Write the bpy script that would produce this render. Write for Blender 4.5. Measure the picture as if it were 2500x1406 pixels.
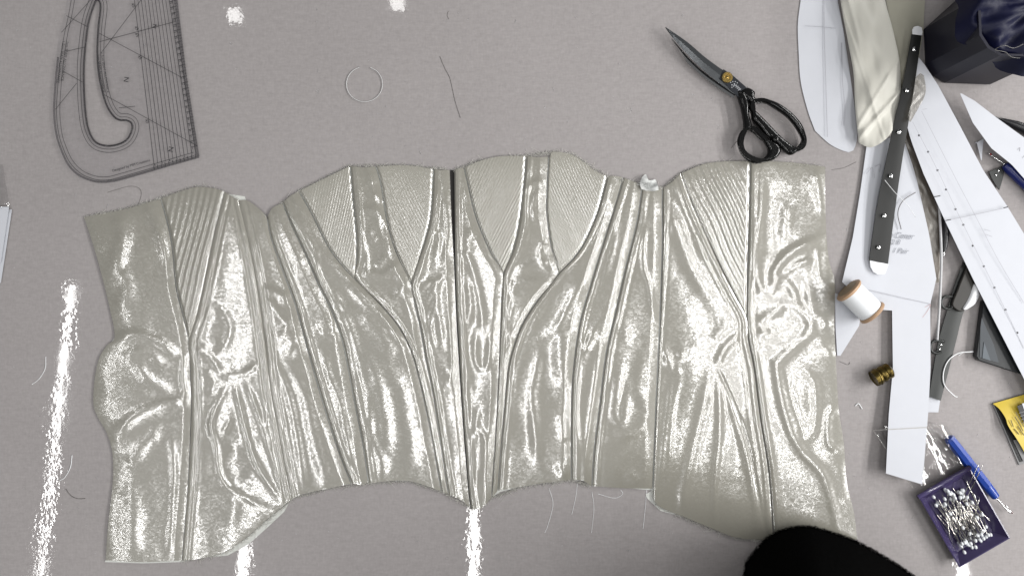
import bpy, bmesh, math, random
import numpy as np
from mathutils import Vector, Matrix

# ------------------------------------------------------------------ scene, camera, light
for o in list(bpy.data.objects):
    bpy.data.objects.remove(o)
scene = bpy.context.scene
COL = scene.collection
random.seed(7)
RNG = np.random.default_rng(11)

S = 0.0005          # metres per photo pixel on the table plane
H = 1.0             # camera height
cam_d = bpy.data.cameras.new('camera'); cam = bpy.data.objects.new('camera', cam_d); COL.objects.link(cam)
cam.location = (0, 0, H)
cam_d.sensor_width = 36.0
cam_d.lens = 36.0 * H / (2500 * S)
cam_d.clip_start = 0.01; cam_d.clip_end = 50
scene.camera = cam

world = bpy.data.worlds.new('World'); scene.world = world; world.use_nodes = True
bg = world.node_tree.nodes['Background']
bg.inputs[0].default_value = (0.97, 0.98, 1.0, 1); bg.inputs[1].default_value = 0.2

LZ = 1.8            # ceiling tubes above the table
K = 1 + LZ / H
def tube_lamp(name, px, py0, py1, width, radiance, slant=0.0):
    """ceiling tube whose mirror image in the table's clear cover runs from py0 to py1 at column px"""
    x = (px - 1250) * S * K
    y0, y1 = (703 - py0) * S * K, (703 - py1) * S * K
    L = abs(y0 - y1)
    d = bpy.data.lights.new(name, 'AREA'); d.shape = 'RECTANGLE'
    d.size = width; d.size_y = L
    d.energy = radiance * math.pi * width * L
    d.color = (1.0, 0.99, 0.975)
    o = bpy.data.objects.new(name, d); COL.objects.link(o)
    o.location = (x, (y0 + y1) / 2, LZ)
    o.rotation_euler = (0, 0, slant)
    return o
TW = 0.036
tube_lamp('ceiling_tube_light', 112, 690, 1900, 0.024, 38, math.radians(-6))
tube_lamp('ceiling_tube_light', 600, 585, 1900, TW, 38, math.radians(-3.0))
tube_lamp('ceiling_tube_light', 1157, 470, 1900, TW, 38, 0)
tube_lamp('ceiling_tube_light', 1757, 440, 1180, TW, 38, math.radians(2))
tube_lamp('ceiling_tube_light', 2385, 1345, 2300, TW, 38, math.radians(4.5))
tube_lamp('ceiling_tube_light', 1965, 430, 1230, TW, 36, math.radians(3))  # added lamp, no such tube seen: gives the far right panel its highlights
tube_lamp('ceiling_tube_light', 3000, 200, 1700, 0.16, 74, math.radians(5))
tube_lamp('ceiling_tube_light', 3600, -200, 1500, 0.20, 74, math.radians(5))
tube_lamp('ceiling_tube_light', 3300, -1500, -300, 0.20, 74, 0)
tube_lamp('ceiling_tube_light', 572, 22, 58, 0.040, 20, math.radians(8))
tube_lamp('ceiling_tube_light', 970, -14, 24, 0.040, 20, math.radians(8))

vs = scene.view_settings
vs.view_transform = 'Standard'; vs.look = 'None'; vs.exposure = 0.07; vs.gamma = 1.0; vs.use_curve_mapping = False
scene.render.engine = 'CYCLES'
scene.cycles.use_denoising = True
scene.cycles.sample_clamp_indirect = 6
scene.cycles.max_bounces = 8
scene.cycles.transparent_max_bounces = 16

# ------------------------------------------------------------------ helpers
def P(x, y, z=0.0):
    """photo column, row and height -> world point"""
    k = S * (H - z) / H
    return ((x - 1250) * k, (703 - y) * k, z)

def rgb(r, g, b):
    def f(c):
        c /= 255.0
        return c / 12.92 if c <= 0.04045 else ((c + 0.055) / 1.055) ** 2.4
    return (f(r), f(g), f(b), 1)

MATS = {}
def mat(name, col, rough=0.5, metal=0.0, spec=0.5, noise=None, bump=None, coat=0.0, trans=0.0, ior=1.45, sheen=0.0, alpha=1.0):
    """principled material with optional noise colour variation (scale, amount) and bump (scale, distance)"""
    if name in MATS:
        return MATS[name]
    m = bpy.data.materials.new(name); m.use_nodes = True
    nt = m.node_tree; N = nt.nodes; b = N['Principled BSDF']
    b.inputs['Base Color'].default_value = col
    b.inputs['Roughness'].default_value = rough
    b.inputs['Metallic'].default_value = metal
    b.inputs['Specular IOR Level'].default_value = spec
    b.inputs['Coat Weight'].default_value = coat
    b.inputs['Coat Roughness'].default_value = 0.05
    b.inputs['Transmission Weight'].default_value = trans
    b.inputs['IOR'].default_value = ior
    b.inputs['Sheen Weight'].default_value = sheen
    b.inputs['Alpha'].default_value = alpha
    tc = N.new('ShaderNodeTexCoord')
    if noise:
        n = N.new('ShaderNodeTexNoise'); n.inputs['Scale'].default_value = noise[0]; n.inputs['Detail'].default_value = 6
        nt.links.new(tc.outputs['Object'], n.inputs['Vector'])
        mx = N.new('ShaderNodeMix'); mx.data_type = 'RGBA'
        a = noise[1]
        mx.inputs[6].default_value = tuple(c * (1 - a) for c in col[:3]) + (1,)
        mx.inputs[7].default_value = tuple(min(1, c * (1 + a)) for c in col[:3]) + (1,)
        nt.links.new(n.outputs['Fac'], mx.inputs[0]); nt.links.new(mx.outputs[2], b.inputs['Base Color'])
    if bump:
        n2 = N.new('ShaderNodeTexNoise'); n2.inputs['Scale'].default_value = bump[0]; n2.inputs['Detail'].default_value = 4
        nt.links.new(tc.outputs['Object'], n2.inputs['Vector'])
        bp = N.new('ShaderNodeBump'); bp.inputs['Distance'].default_value = bump[1]; bp.inputs['Strength'].default_value = 1
        nt.links.new(n2.outputs['Fac'], bp.inputs['Height']); nt.links.new(bp.outputs['Normal'], b.inputs['Normal'])
    MATS[name] = m
    return m

def link(o, parent=None):
    COL.objects.link(o)
    if parent is not None:
        o.parent = parent
        o.matrix_parent_inverse = parent.matrix_basis.inverted()
    return o

def tag(o, label=None, cat=None, group=None, kind=None):
    if label: o['label'] = label
    if cat: o['category'] = cat
    if group: o['group'] = group
    if kind: o['kind'] = kind
    return o

def empty(name, loc, label, cat, group=None):
    o = bpy.data.objects.new(name, None); o.location = loc; o.empty_display_size = 0.01
    COL.objects.link(o)
    bpy.context.view_layer.update()
    return tag(o, label, cat, group)

def mesh(name, verts, faces, m, parent=None, smooth=True):
    me = bpy.data.meshes.new(name)
    me.from_pydata([tuple(v) for v in verts], [], faces)
    me.materials.append(m)
    if smooth:
        me.shade_smooth()
    me.validate(); me.update()
    return link(bpy.data.objects.new(name, me), parent)

def bm_obj(name, bm, m, parent=None, smooth=False):
    me = bpy.data.meshes.new(name); bm.to_mesh(me); bm.free(); me.materials.append(m)
    if smooth: me.shade_smooth()
    return link(bpy.data.objects.new(name, me), parent)

def catmull(pts, n=8, closed=False):
    pts = np.array(pts, float); out = []
    N = len(pts)
    if N == 2 and not closed:
        t = np.linspace(0, 1, n + 1)[:, None]
        return pts[0] * (1 - t) + pts[1] * t
    rng = range(N) if closed else range(N - 1)
    for i in rng:
        if closed:
            p0, p1, p2, p3 = pts[(i - 1) % N], pts[i], pts[(i + 1) % N], pts[(i + 2) % N]
        else:
            p1, p2 = pts[i], pts[i + 1]
            p0 = pts[i - 1] if i > 0 else 2 * p1 - p2
            p3 = pts[i + 2] if i + 2 < N else 2 * p2 - p1
        for k in range(n):
            t = k / n
            out.append(0.5 * ((2 * p1) + (-p0 + p2) * t + (2 * p0 - 5 * p1 + 4 * p2 - p3) * t * t + (-p0 + 3 * p1 - 3 * p2 + p3) * t ** 3))
    if not closed:
        out.append(pts[-1])
    return np.array(out)

def resample(pts, n, smooth=True):
    p = catmull(pts, 10) if (smooth and len(pts) > 2) else np.array(pts, float)
    d = np.r_[0, np.cumsum(np.hypot(*np.diff(p, axis=0).T))]
    t = np.linspace(0, d[-1], n)
    return np.c_[np.interp(t, d, p[:, 0]), np.interp(t, d, p[:, 1])]

def coons(left, right, top, bottom, nu, nv):
    L, R = resample(left, nv), resample(right, nv)
    T, B = resample(top, nu), resample(bottom, nu)
    u = np.linspace(0, 1, nu)[None, :, None]; v = np.linspace(0, 1, nv)[:, None, None]
    Lc = (1 - u) * L[:, None, :] + u * R[:, None, :]
    Tc = (1 - v) * T[None] + v * B[None]
    bl = (1 - u) * (1 - v) * T[0] + u * (1 - v) * T[-1] + (1 - u) * v * B[0] + u * v * B[-1]
    return Lc + Tc - bl            # nv, nu, 2

def grid_faces(nv, nu, off=0):
    i = np.arange((nv - 1) * (nu - 1)); r, c = i // (nu - 1), i % (nu - 1)
    a = r * nu + c + off
    return np.c_[a, a + nu, a + nu + 1, a + 1].tolist()

def sheet(name, xy, z, m, parent=None, thick=0.0, smooth=True):
    """xy: nv,nu,2 photo pixels; z: nv,nu metres"""
    nv, nu = xy.shape[:2]
    k = S * (H - z) / H
    V = np.stack([(xy[..., 0] - 1250) * k, (703 - xy[..., 1]) * k, z], -1).reshape(-1, 3)
    F = grid_faces(nv, nu)
    if thick > 0:
        V2 = V.copy(); V2[:, 2] -= thick
        n = len(V)
        F = F + [[b + n for b in reversed(f)] for f in F]
        rim = list(range(0, nu)) + [r * nu + nu - 1 for r in range(1, nv)] + [(nv - 1) * nu + c for c in range(nu - 2, -1, -1)] + [r * nu for r in range(nv - 2, 0, -1)]
        for a, b in zip(rim, rim[1:] + rim[:1]):
            F.append([a, b, b + n, a + n])
        V = np.r_[V, V2]
    o = mesh(name, V, F, m, parent, smooth)
    if thick > 0 and smooth: o.data.set_sharp_from_angle(angle=math.radians(50))
    return o

def plate(name, outline, z, thick, m, parent=None, holes=(), bevel=0.0, smooth_outline=True, n=6, shade=False, bres=2):
    """filled outline with holes (photo pixels), lying at height z (its underside), real thickness, rounded edges"""
    cu = bpy.data.curves.new(name, 'CURVE'); cu.dimensions = '2D'; cu.fill_mode = 'BOTH'
    cu.extrude = max(thick / 2 - bevel, 1e-5); cu.bevel_depth = bevel; cu.bevel_resolution = bres
    cu.offset = -bevel
    for ring in [outline] + list(holes):
        pts = catmull(ring, n, True) if smooth_outline else np.array(ring, float)
        sp = cu.splines.new('POLY'); sp.points.add(len(pts) - 1); sp.use_cyclic_u = True
        for p, q in zip(sp.points, pts):
            w = P(q[0], q[1], z); p.co = (w[0], w[1], 0, 1)
    tmp = bpy.data.objects.new(name + '_tmp', cu); COL.objects.link(tmp)
    bpy.context.view_layer.update()
    me = bpy.data.meshes.new_from_object(tmp.evaluated_get(bpy.context.evaluated_depsgraph_get()))
    bpy.data.objects.remove(tmp); bpy.data.curves.remove(cu)
    me.name = name; me.materials.clear(); me.materials.append(m)
    me.transform(Matrix.Translation((0, 0, z + thick / 2)))
    if shade: me.shade_smooth()
    return link(bpy.data.objects.new(name, me), parent)

def text(name, body, x, y, z, size_px, rot, m, parent=None, shear=0.0, sx=1.0, mirror=False):
    cu = bpy.data.curves.new(name, 'FONT'); cu.body = body; cu.size = size_px * S; cu.shear = shear
    cu.align_x = 'CENTER'; cu.align_y = 'CENTER'; cu.extrude = 0.00002
    tmp = bpy.data.objects.new(name + '_tmp', cu); COL.objects.link(tmp)
    bpy.context.view_layer.update()
    me = bpy.data.meshes.new_from_object(tmp.evaluated_get(bpy.context.evaluated_depsgraph_get()))
    bpy.data.objects.remove(tmp); bpy.data.curves.remove(cu)
    me.name = name; me.materials.clear(); me.materials.append(m)
    sc = Matrix.Diagonal((-sx if mirror else sx, 1, 1, 1))
    me.transform(Matrix.Translation(P(x, y, z)) @ Matrix.Rotation(rot, 4, 'Z') @ sc)
    return link(bpy.data.objects.new(name, me), parent)

def tube_geo(pts, r, seg=6, closed=False):
    """pts: list of world xyz; r: scalar or per point"""
    pts = [Vector(p) for p in pts]; n = len(pts)
    rr = r if hasattr(r, '__len__') else [r] * n
    V, F = [], []
    up = Vector((0, 0, 1))
    for i, p in enumerate(pts):
        a = pts[(i - 1) % n] if (closed or i > 0) else p
        b = pts[(i + 1) % n] if (closed or i < n - 1) else p
        t = (b - a)
        t = t.normalized() if t.length > 1e-9 else Vector((1, 0, 0))
        s = t.cross(up)
        if s.length < 1e-3: s = t.cross(Vector((0, 1, 0)))
        s.normalize(); w = s.cross(t)
        for k in range(seg):
            an = 2 * math.pi * k / seg
            V.append(p + (s * math.cos(an) + w * math.sin(an)) * rr[i])
    m = n if closed else n - 1
    for i in range(m):
        j = (i + 1) % n
        for k in range(seg):
            l = (k + 1) % seg
            F.append([i * seg + k, i * seg + l, j * seg + l, j * seg + k])
    if not closed:
        F.append(list(range(seg))); F.append([(n - 1) * seg + k for k in reversed(range(seg))])
    return V, F

def tube(name, px_pts, r, m, parent=None, z=None, seg=6, closed=False, n=8):
    """px_pts: (x, y[, z]) photo pixels"""
    p = catmull([q[:2] for q in px_pts], n, closed)
    if len(px_pts[0]) > 2:
        zz = np.interp(np.linspace(0, 1, len(p)), np.linspace(0, 1, len(px_pts)), [q[2] for q in px_pts])
    else:
        zz = np.full(len(p), r if z is None else z)
    V, F = tube_geo([P(a, b, c) for (a, b), c in zip(p, zz)], r, seg, closed)
    return mesh(name, V, F, m, parent)

def lathe_geo(profile, seg=24):
    """profile: (r, h) pairs about the local z axis"""
    V, F = [], []
    for r, h in profile:
        for k in range(seg):
            a = 2 * math.pi * k / seg; V.append((r * math.cos(a), r * math.sin(a), h))
    for i in range(len(profile) - 1):
        for k in range(seg):
            l = (k + 1) % seg
            F.append([i * seg + k, i * seg + l, (i + 1) * seg + l, (i + 1) * seg + k])
    F.append(list(reversed(range(seg)))); F.append([(len(profile) - 1) * seg + k for k in range(seg)])
    return V, F

def lathe(name, profile, M, m, parent=None, seg=24, smooth=True):
    V, F = lathe_geo(profile, seg)
    o = mesh(name, [M @ Vector(v) for v in V], F, m, parent, smooth)
    if smooth:
        try: o.data.set_sharp_from_angle(angle=math.radians(40))
        except Exception: pass
    return o

def axis_matrix(origin, direction):
    d = Vector(direction).normalized()
    return Matrix.Translation(origin) @ d.to_track_quat('Z', 'Y').to_matrix().to_4x4()

def noise_field(shape, step, wx, wy, ang=0.0):
    """smooth random field on a grid; wx, wy: feature size in pixels"""
    ny, nx = shape
    f = np.fft.rfft2(RNG.standard_normal((ny, nx)))
    ky = np.fft.fftfreq(ny, step)[:, None]; kx = np.fft.rfftfreq(nx, step)[None]
    ca, sa = math.cos(ang), math.sin(ang)
    a, b = kx * ca + ky * sa, -kx * sa + ky * ca
    f *= np.exp(-((a * wx) ** 2 + (b * wy) ** 2) * 2.2)
    g = np.fft.irfft2(f, s=(ny, nx))
    return g / g.std()

# ------------------------------------------------------------------ the table: grey cloth under a clear glossy cover
def table_material():
    m = bpy.data.materials.new('cloth_under_clear_cover'); m.use_nodes = True
    nt = m.node_tree; N = nt.nodes; Lk = nt.links.new; b = N['Principled BSDF']
    tc = N.new('ShaderNodeTexCoord')
    def noise(scale, det, stretch=(1, 1, 1), rough=0.55):
        mp = N.new('ShaderNodeMapping'); mp.inputs['Scale'].default_value = stretch
        n = N.new('ShaderNodeTexNoise'); n.inputs['Scale'].default_value = scale; n.inputs['Detail'].default_value = det
        n.inputs['Roughness'].default_value = rough
        Lk(tc.outputs['Object'], mp.inputs['Vector']); Lk(mp.outputs['Vector'], n.inputs['Vector']); return n
    weave = noise(420, 2, (1, 0.35, 1)); weave2 = noise(420, 2, (0.35, 1, 1)); slub = noise(150, 3, (0.6, 1.2, 1)); big = noise(5, 3)
    add = N.new('ShaderNodeMath'); add.operation = 'ADD'; Lk(weave.outputs['Fac'], add.inputs[0]); Lk(weave2.outputs['Fac'], add.inputs[1])
    add2 = N.new('ShaderNodeMath'); add2.operation = 'ADD'; Lk(add.outputs[0], add2.inputs[0]); Lk(slub.outputs['Fac'], add2.inputs[1])
    add3 = N.new('ShaderNodeMath'); add3.operation = 'MULTIPLY_ADD'; add3.inputs[1].default_value = 0.8
    Lk(big.outputs['Fac'], add3.inputs[0]); Lk(add2.outputs[0], add3.inputs[2])
    cr = N.new('ShaderNodeValToRGB'); e = cr.color_ramp.elements
    mr = N.new('ShaderNodeMapRange'); mr.inputs[1].default_value = 1.1; mr.inputs[2].default_value = 2.75
    Lk(add3.outputs[0], mr.inputs[0]); Lk(mr.outputs[0], cr.inputs['Fac'])
    e[0].color = (0.248, 0.231, 0.229, 1); e[1].color = (0.35, 0.328, 0.325, 1)
    Lk(cr.outputs['Color'], b.inputs['Base Color'])
    b.inputs['Roughness'].default_value = 0.85; b.inputs['Specular IOR Level'].default_value = 0.1
    # the clear vinyl sheet: a smooth coat with shallow dimples, creases and scuffs
    b.inputs['Coat Weight'].default_value = 1.0; b.inputs['Coat IOR'].default_value = 1.4
    d1 = noise(26, 2); d2 = noise(170, 1); d3 = noise(700, 2)
    rr = N.new('ShaderNodeMapRange'); rr.inputs[1].default_value = 0.35; rr.inputs[2].default_value = 0.7
    rr.inputs[3].default_value = 0.015; rr.inputs[4].default_value = 0.055
    Lk(noise(9, 4).outputs['Fac'], rr.inputs[0]); Lk(rr.outputs[0], b.inputs['Coat Roughness'])
    msk = N.new('ShaderNodeMapRange'); msk.inputs[1].default_value = 0.42; msk.inputs[2].default_value = 0.62
    Lk(noise(13, 3).outputs['Fac'], msk.inputs[0])
    prev = None
    for n, dist in ((d1, 0.00006), (d2, 0.000065), (d3, 0.0000008)):
        bp = N.new('ShaderNodeBump'); bp.inputs['Distance'].default_value = dist
        Lk(n.outputs['Fac'], bp.inputs['Height'])
        if n is d2: Lk(msk.outputs[0], bp.inputs['Strength'])
        if prev: Lk(prev.outputs['Normal'], bp.inputs['Normal'])
        prev = bp
    Lk(prev.outputs['Normal'], b.inputs['Coat Normal'])
    return m
tm = table_material()
tag(mesh('table', [(-1.1, -0.75, 0), (1.1, -0.75, 0), (1.1, 0.75, 0), (-1.1, 0.75, 0)], [[0, 1, 2, 3]], tm, smooth=False), kind='structure')

# ------------------------------------------------------------------ satin corset
GX0, GY0, GST = 180, 340, 2.5
gnx, gny = int((2120 - GX0) / GST), int((1400 - GY0) / GST)
gx = GX0 + np.arange(gnx) * GST; gy = GY0 + np.arange(gny) * GST
HF = np.zeros((gny, gnx))

def add_ridge(pts, w, a):
    """a fold of the cloth: raised (a > 0) or sunken (a < 0) by a millimetres, w pixels wide, fading at both ends"""
    global HF
    p = catmull(pts, 5)
    m = 3.2 * w
    i0, i1 = int(max(0, (p[:, 0].min() - m - GX0) / GST)), int(min(gnx, (p[:, 0].max() + m - GX0) / GST + 1))
    j0, j1 = int(max(0, (p[:, 1].min() - m - GY0) / GST)), int(min(gny, (p[:, 1].max() + m - GY0) / GST + 1))
    if i1 <= i0 or j1 <= j0: return
    X, Y = np.meshgrid(gx[i0:i1], gy[j0:j1])
    best = np.full(X.shape, 1e9); tt = np.zeros(X.shape)
    n = len(p) - 1
    for k in range(n):
        ax, ay = p[k]; bx, by = p[k + 1]
        dx, dy = bx - ax, by - ay; L2 = dx * dx + dy * dy + 1e-9
        t = np.clip(((X - ax) * dx + (Y - ay) * dy) / L2, 0, 1)
        d = (X - ax - t * dx) ** 2 + (Y - ay - t * dy) ** 2
        s = d < best
        best = np.where(s, d, best); tt = np.where(s, (k + t) / n, tt)
    fade = np.clip(np.minimum(tt, 1 - tt) * 6, 0, 1) * 0.75 + 0.25
    HF[j0:j1, i0:i1] += a * np.exp(-best / (2 * w * w)) * fade

RIDGES = [
 # far left panel
 ([(275,832),(330,816),(385,835),(432,868)],9,1.3), ([(462,978),(400,985),(335,1012),(285,1055)],10,1.7),
 ([(300,870),(350,858),(400,885)],9,0.8), ([(240,960),(300,950),(380,960)],14,0.7), ([(330,890),(370,930),(430,965)],9,0.8),
 ([(395,1030),(340,1100),(310,1130)],12,1.0), ([(315,1170),(325,1250),(320,1360)],15,1.1),
 ([(290,520),(300,580),(270,680)],14,1.3), ([(355,490),(385,560),(410,650)],9,0.9), ([(290,660),(310,700),(290,760)],14,0.9),
 ([(430,560),(425,640),(440,740),(452,810)],5,0.5), ([(418,1070),(425,1150),(420,1250),(412,1360)],7,0.7), ([(450,860),(445,920),(455,965)],6,0.7),
 # second panel with its two wedges
 ([(520,740),(545,760),(560,800),(550,840),(525,870)],8,0.7), ([(520,740),(500,790),(490,830),(520,850)],8,0.7),
 ([(475,850),(510,870),(540,910)],7,0.9), ([(540,920),(590,915),(630,890)],7,1.0),
 ([(553,945),(525,1000),(515,1040),(528,1090),(535,1150),(560,1190),(620,1225),(665,1242)],6,1.0),
 ([(575,945),(590,1010),(605,1070),(630,1140),(685,1222)],6,1.0), ([(600,930),(630,1010),(665,1120),(690,1200)],5,0.7),
 ([(545,1060),(565,1020)],6,0.6), ([(530,1170),(570,1220),(560,1290)],12,0.9), ([(590,1090),(560,1130),(600,1170)],22,-1.2),
 ([(640,960),(655,1000),(650,1040),(668,1090)],5,0.6), ([(500,900),(520,930),(510,970)],9,0.7),
 # third
 ([(640,700),(690,725),(690,745)],8,0.8), ([(650,720),(680,770),(715,800)],10,0.9), ([(640,830),(690,835),(720,850)],14,1.0),
 ([(665,870),(700,950),(720,1030),(735,1130),(745,1190)],7,0.8), ([(700,880),(745,970),(760,1040),(780,1120),(800,1185)],12,1.2),
 ([(685,800),(720,830),(735,880)],12,0.9),
 # fourth
 ([(780,810),(800,800),(815,815)],12,0.9), ([(790,860),(805,920),(830,980),(845,1060),(865,1150)],6,0.6), ([(800,750),(815,790),(825,850)],6,0.6),
 # fifth
 ([(700,500),(740,560),(770,620),(780,680),(830,740),(870,760)],8,0.8), ([(760,520),(810,610),(850,680)],7,0.6),
 ([(820,780),(840,770),(860,820),(880,900),(900,960)],9,0.9), ([(880,850),(920,930),(940,1020),(945,1120)],14,1.1),
 ([(950,900),(980,960),(1000,1060),(1005,1150)],14,0.9), ([(900,950),(905,1060),(930,1120),(935,1165)],9,0.9),
 ([(850,700),(900,750),(950,790),(985,850)],6,0.6), ([(880,760),(930,810),(960,870)],14,0.8),
 # strip between the left cups
 ([(872,410),(878,470),(880,520),(890,600),(895,660),(885,680)],5,0.6), ([(905,420),(912,450)],9,0.7), ([(912,470),(925,480),(935,500)],6,0.6),
 ([(885,510),(920,515),(945,550),(950,590),(960,620)],7,0.8), ([(900,560),(905,580),(920,590)],7,0.6), ([(940,625),(920,655)],7,0.7),
 ([(890,670),(940,670),(975,640)],8,1.0), ([(900,700),(930,740),(950,760)],10,0.9), ([(960,660),(1000,700)],7,0.6),
 ([(975,720),(1000,745),(1020,800)],8,0.7), ([(955,800),(985,830),(1000,860)],8,0.7), ([(925,725),(960,730),(985,700)],7,0.7),
 # left of centre
 ([(1075,440),(1062,500),(1060,560),(1072,580),(1060,650)],6,0.6), ([(1090,480),(1098,560),(1085,640)],6,0.6), ([(1040,620),(1030,660),(1015,690)],6,0.7),
 ([(1030,700),(1060,690),(1040,740)],6,0.7), ([(1090,670),(1070,690),(1065,740),(1075,800),(1080,850)],6,0.6), ([(1080,900),(1095,920),(1080,945)],8,0.8),
 ([(1060,740),(1050,800),(1060,850)],6,0.6), ([(1100,760),(1105,860),(1100,960)],5,0.5),
 # right of centre
 ([(1125,640),(1140,625),(1165,700),(1175,760),(1180,830)],7,0.8), ([(1130,430),(1150,500),(1165,540),(1185,600),(1210,660)],6,0.6),
 ([(1130,760),(1135,850),(1150,960)],6,0.6), ([(1165,800),(1160,850),(1165,890),(1185,900),(1195,860),(1195,790)],6,0.8),
 ([(1170,990),(1160,1040),(1150,1110),(1155,1160)],7,0.8), ([(1165,1040),(1185,1080),(1180,1200)],6,0.7), ([(1140,680),(1150,740),(1140,800)],7,0.7),
 ([(1160,560),(1140,590),(1150,620)],10,0.7),
 # strip between the right cups and below
 ([(1290,400),(1280,470),(1285,540),(1275,600),(1245,660)],6,0.7), ([(1325,440),(1300,450),(1280,470)],6,0.8), ([(1315,460),(1300,500),(1310,540)],6,0.6),
 ([(1330,590),(1320,620),(1332,650)],7,0.8), ([(1260,670),(1300,645),(1345,650)],8,0.9), ([(1240,720),(1270,690),(1330,690)],9,0.8), ([(1250,740),(1240,800),(1250,850)],5,0.5),
 # sixth from the right
 ([(1380,660),(1340,720),(1300,790)],7,0.7), ([(1420,690),(1390,745),(1360,800),(1310,830)],9,1.0), ([(1320,850),(1310,900),(1300,960),(1305,1050),(1315,1150)],9,1.0),
 ([(1375,800),(1370,850),(1380,950)],15,1.4), ([(1370,1010),(1380,1080)],9,0.8), ([(1365,1130),(1380,1165)],9,0.8), ([(1265,880),(1250,980),(1240,1100)],7,0.6),
 ([(1280,1000),(1290,1100)],14,-0.6),
 # fifth from the right
 ([(1470,770),(1440,830),(1420,880),(1410,940),(1405,1010),(1415,1100),(1410,1160)],7,0.8), ([(1470,830),(1450,960),(1435,1060),(1425,1160)],5,0.6),
 ([(1425,855),(1460,815)],10,0.8), ([(1505,500),(1495,600),(1470,680)],7,0.7), ([(1490,440),(1480,500)],9,0.8),
 # fourth from the right
 ([(1575,520),(1570,640),(1585,700),(1597,780)],5,0.6), ([(1520,880),(1500,1000),(1520,1030),(1535,940)],9,0.8), ([(1570,860),(1560,950),(1585,1000)],12,0.8),
 ([(1500,1070),(1560,1045),(1580,1010)],10,0.8), ([(1530,1150),(1560,1180)],10,0.6), ([(1525,800),(1530,830)],9,0.7),
 # third from the right with its wedges
 ([(1630,470),(1650,455),(1700,560),(1720,640)],9,0.9), ([(1630,500),(1660,580),(1690,660),(1740,740)],13,1.5), ([(1785,785),(1740,830)],9,0.6),
 ([(1620,870),(1650,880),(1670,860)],8,1.1), ([(1620,850),(1640,905),(1665,900)],7,0.8), ([(1810,810),(1770,850),(1750,890)],7,1.1),
 ([(1735,900),(1715,1000),(1690,1100),(1670,1200),(1665,1250)],10,1.3), ([(1750,910),(1757,1000),(1755,1080),(1745,1180),(1745,1290)],6,0.9),
 ([(1790,1000),(1800,1100),(1790,1220)],22,-1.3), ([(1770,930),(1800,1040),(1830,1150),(1850,1290)],6,0.8), ([(1640,930),(1625,1050),(1610,1180)],5,0.6), ([(1660,920),(1643,1000),(1630,1150)],5,0.5),
 ([(1752,898),(1790,980),(1830,1100),(1868,1300)],2.4,-1.0),
 # far right panel
 ([(1860,410),(1858,500),(1850,570),(1845,640),(1855,700),(1880,712)],8,1.1), ([(1885,690),(1900,650),(1940,610),(2010,580)],9,1.8), ([(1882,695),(1940,650),(1985,632)],6,0.9),
 ([(2000,600),(2005,680),(2035,690)],8,0.9), ([(1880,705),(1920,690),(1950,740)],7,0.9), ([(1970,690),(1985,760),(2010,780),(2025,800)],9,1.0),
 ([(1835,792),(1880,770),(1930,740),(1980,790),(1960,825)],9,1.1), ([(1830,825),(1870,812),(1850,800)],6,0.8),
 ([(2015,800),(1960,830),(1905,878),(1897,900),(1915,1000),(1950,1090),(2010,1160),(2040,1260),(2050,1315)],9,1.5),
 ([(1840,840),(1850,920),(1865,1000),(1890,1150),(1910,1300)],7,0.9), ([(1990,830),(2020,850),(2035,870)],8,0.8), ([(1960,900),(1990,940),(1990,1040),(1960,1080)],8,0.9),
 ([(2050,1000),(2025,1010),(2022,1060),(2030,1090),(2060,1095)],7,1.1), ([(1990,410),(2005,470),(2012,530)],10,1.0), ([(1900,440),(1890,560),(1885,640)],18,-0.9),
 ([(1925,500),(1915,580)],12,0.6), ([(1920,930),(1940,1000),(1960,1060)],8,-0.8), ([(2050,1130),(2060,1230)],10,0.8),
]
for pts_, w_, a_ in RIDGES:
    add_ridge(pts_, w_, a_ * 0.85)
HF += 0.42 * noise_field((gny, gnx), GST, 90, 150)
HF += 0.035 * noise_field((gny, gnx), GST, 28, 42)
HF += 0.008 * noise_field((gny, gnx), GST, 11, 14)

def hf(x, y):
    u = np.clip((x - GX0) / GST, 0, gnx - 1.001); v = np.clip((y - GY0) / GST, 0, gny - 1.001)
    i = u.astype(int); j = v.astype(int); a, b = u - i, v - j
    return (HF[j, i] * (1 - a) + HF[j, i + 1] * a) * (1 - b) + (HF[j + 1, i] * (1 - a) + HF[j + 1, i + 1] * a) * b

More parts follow.
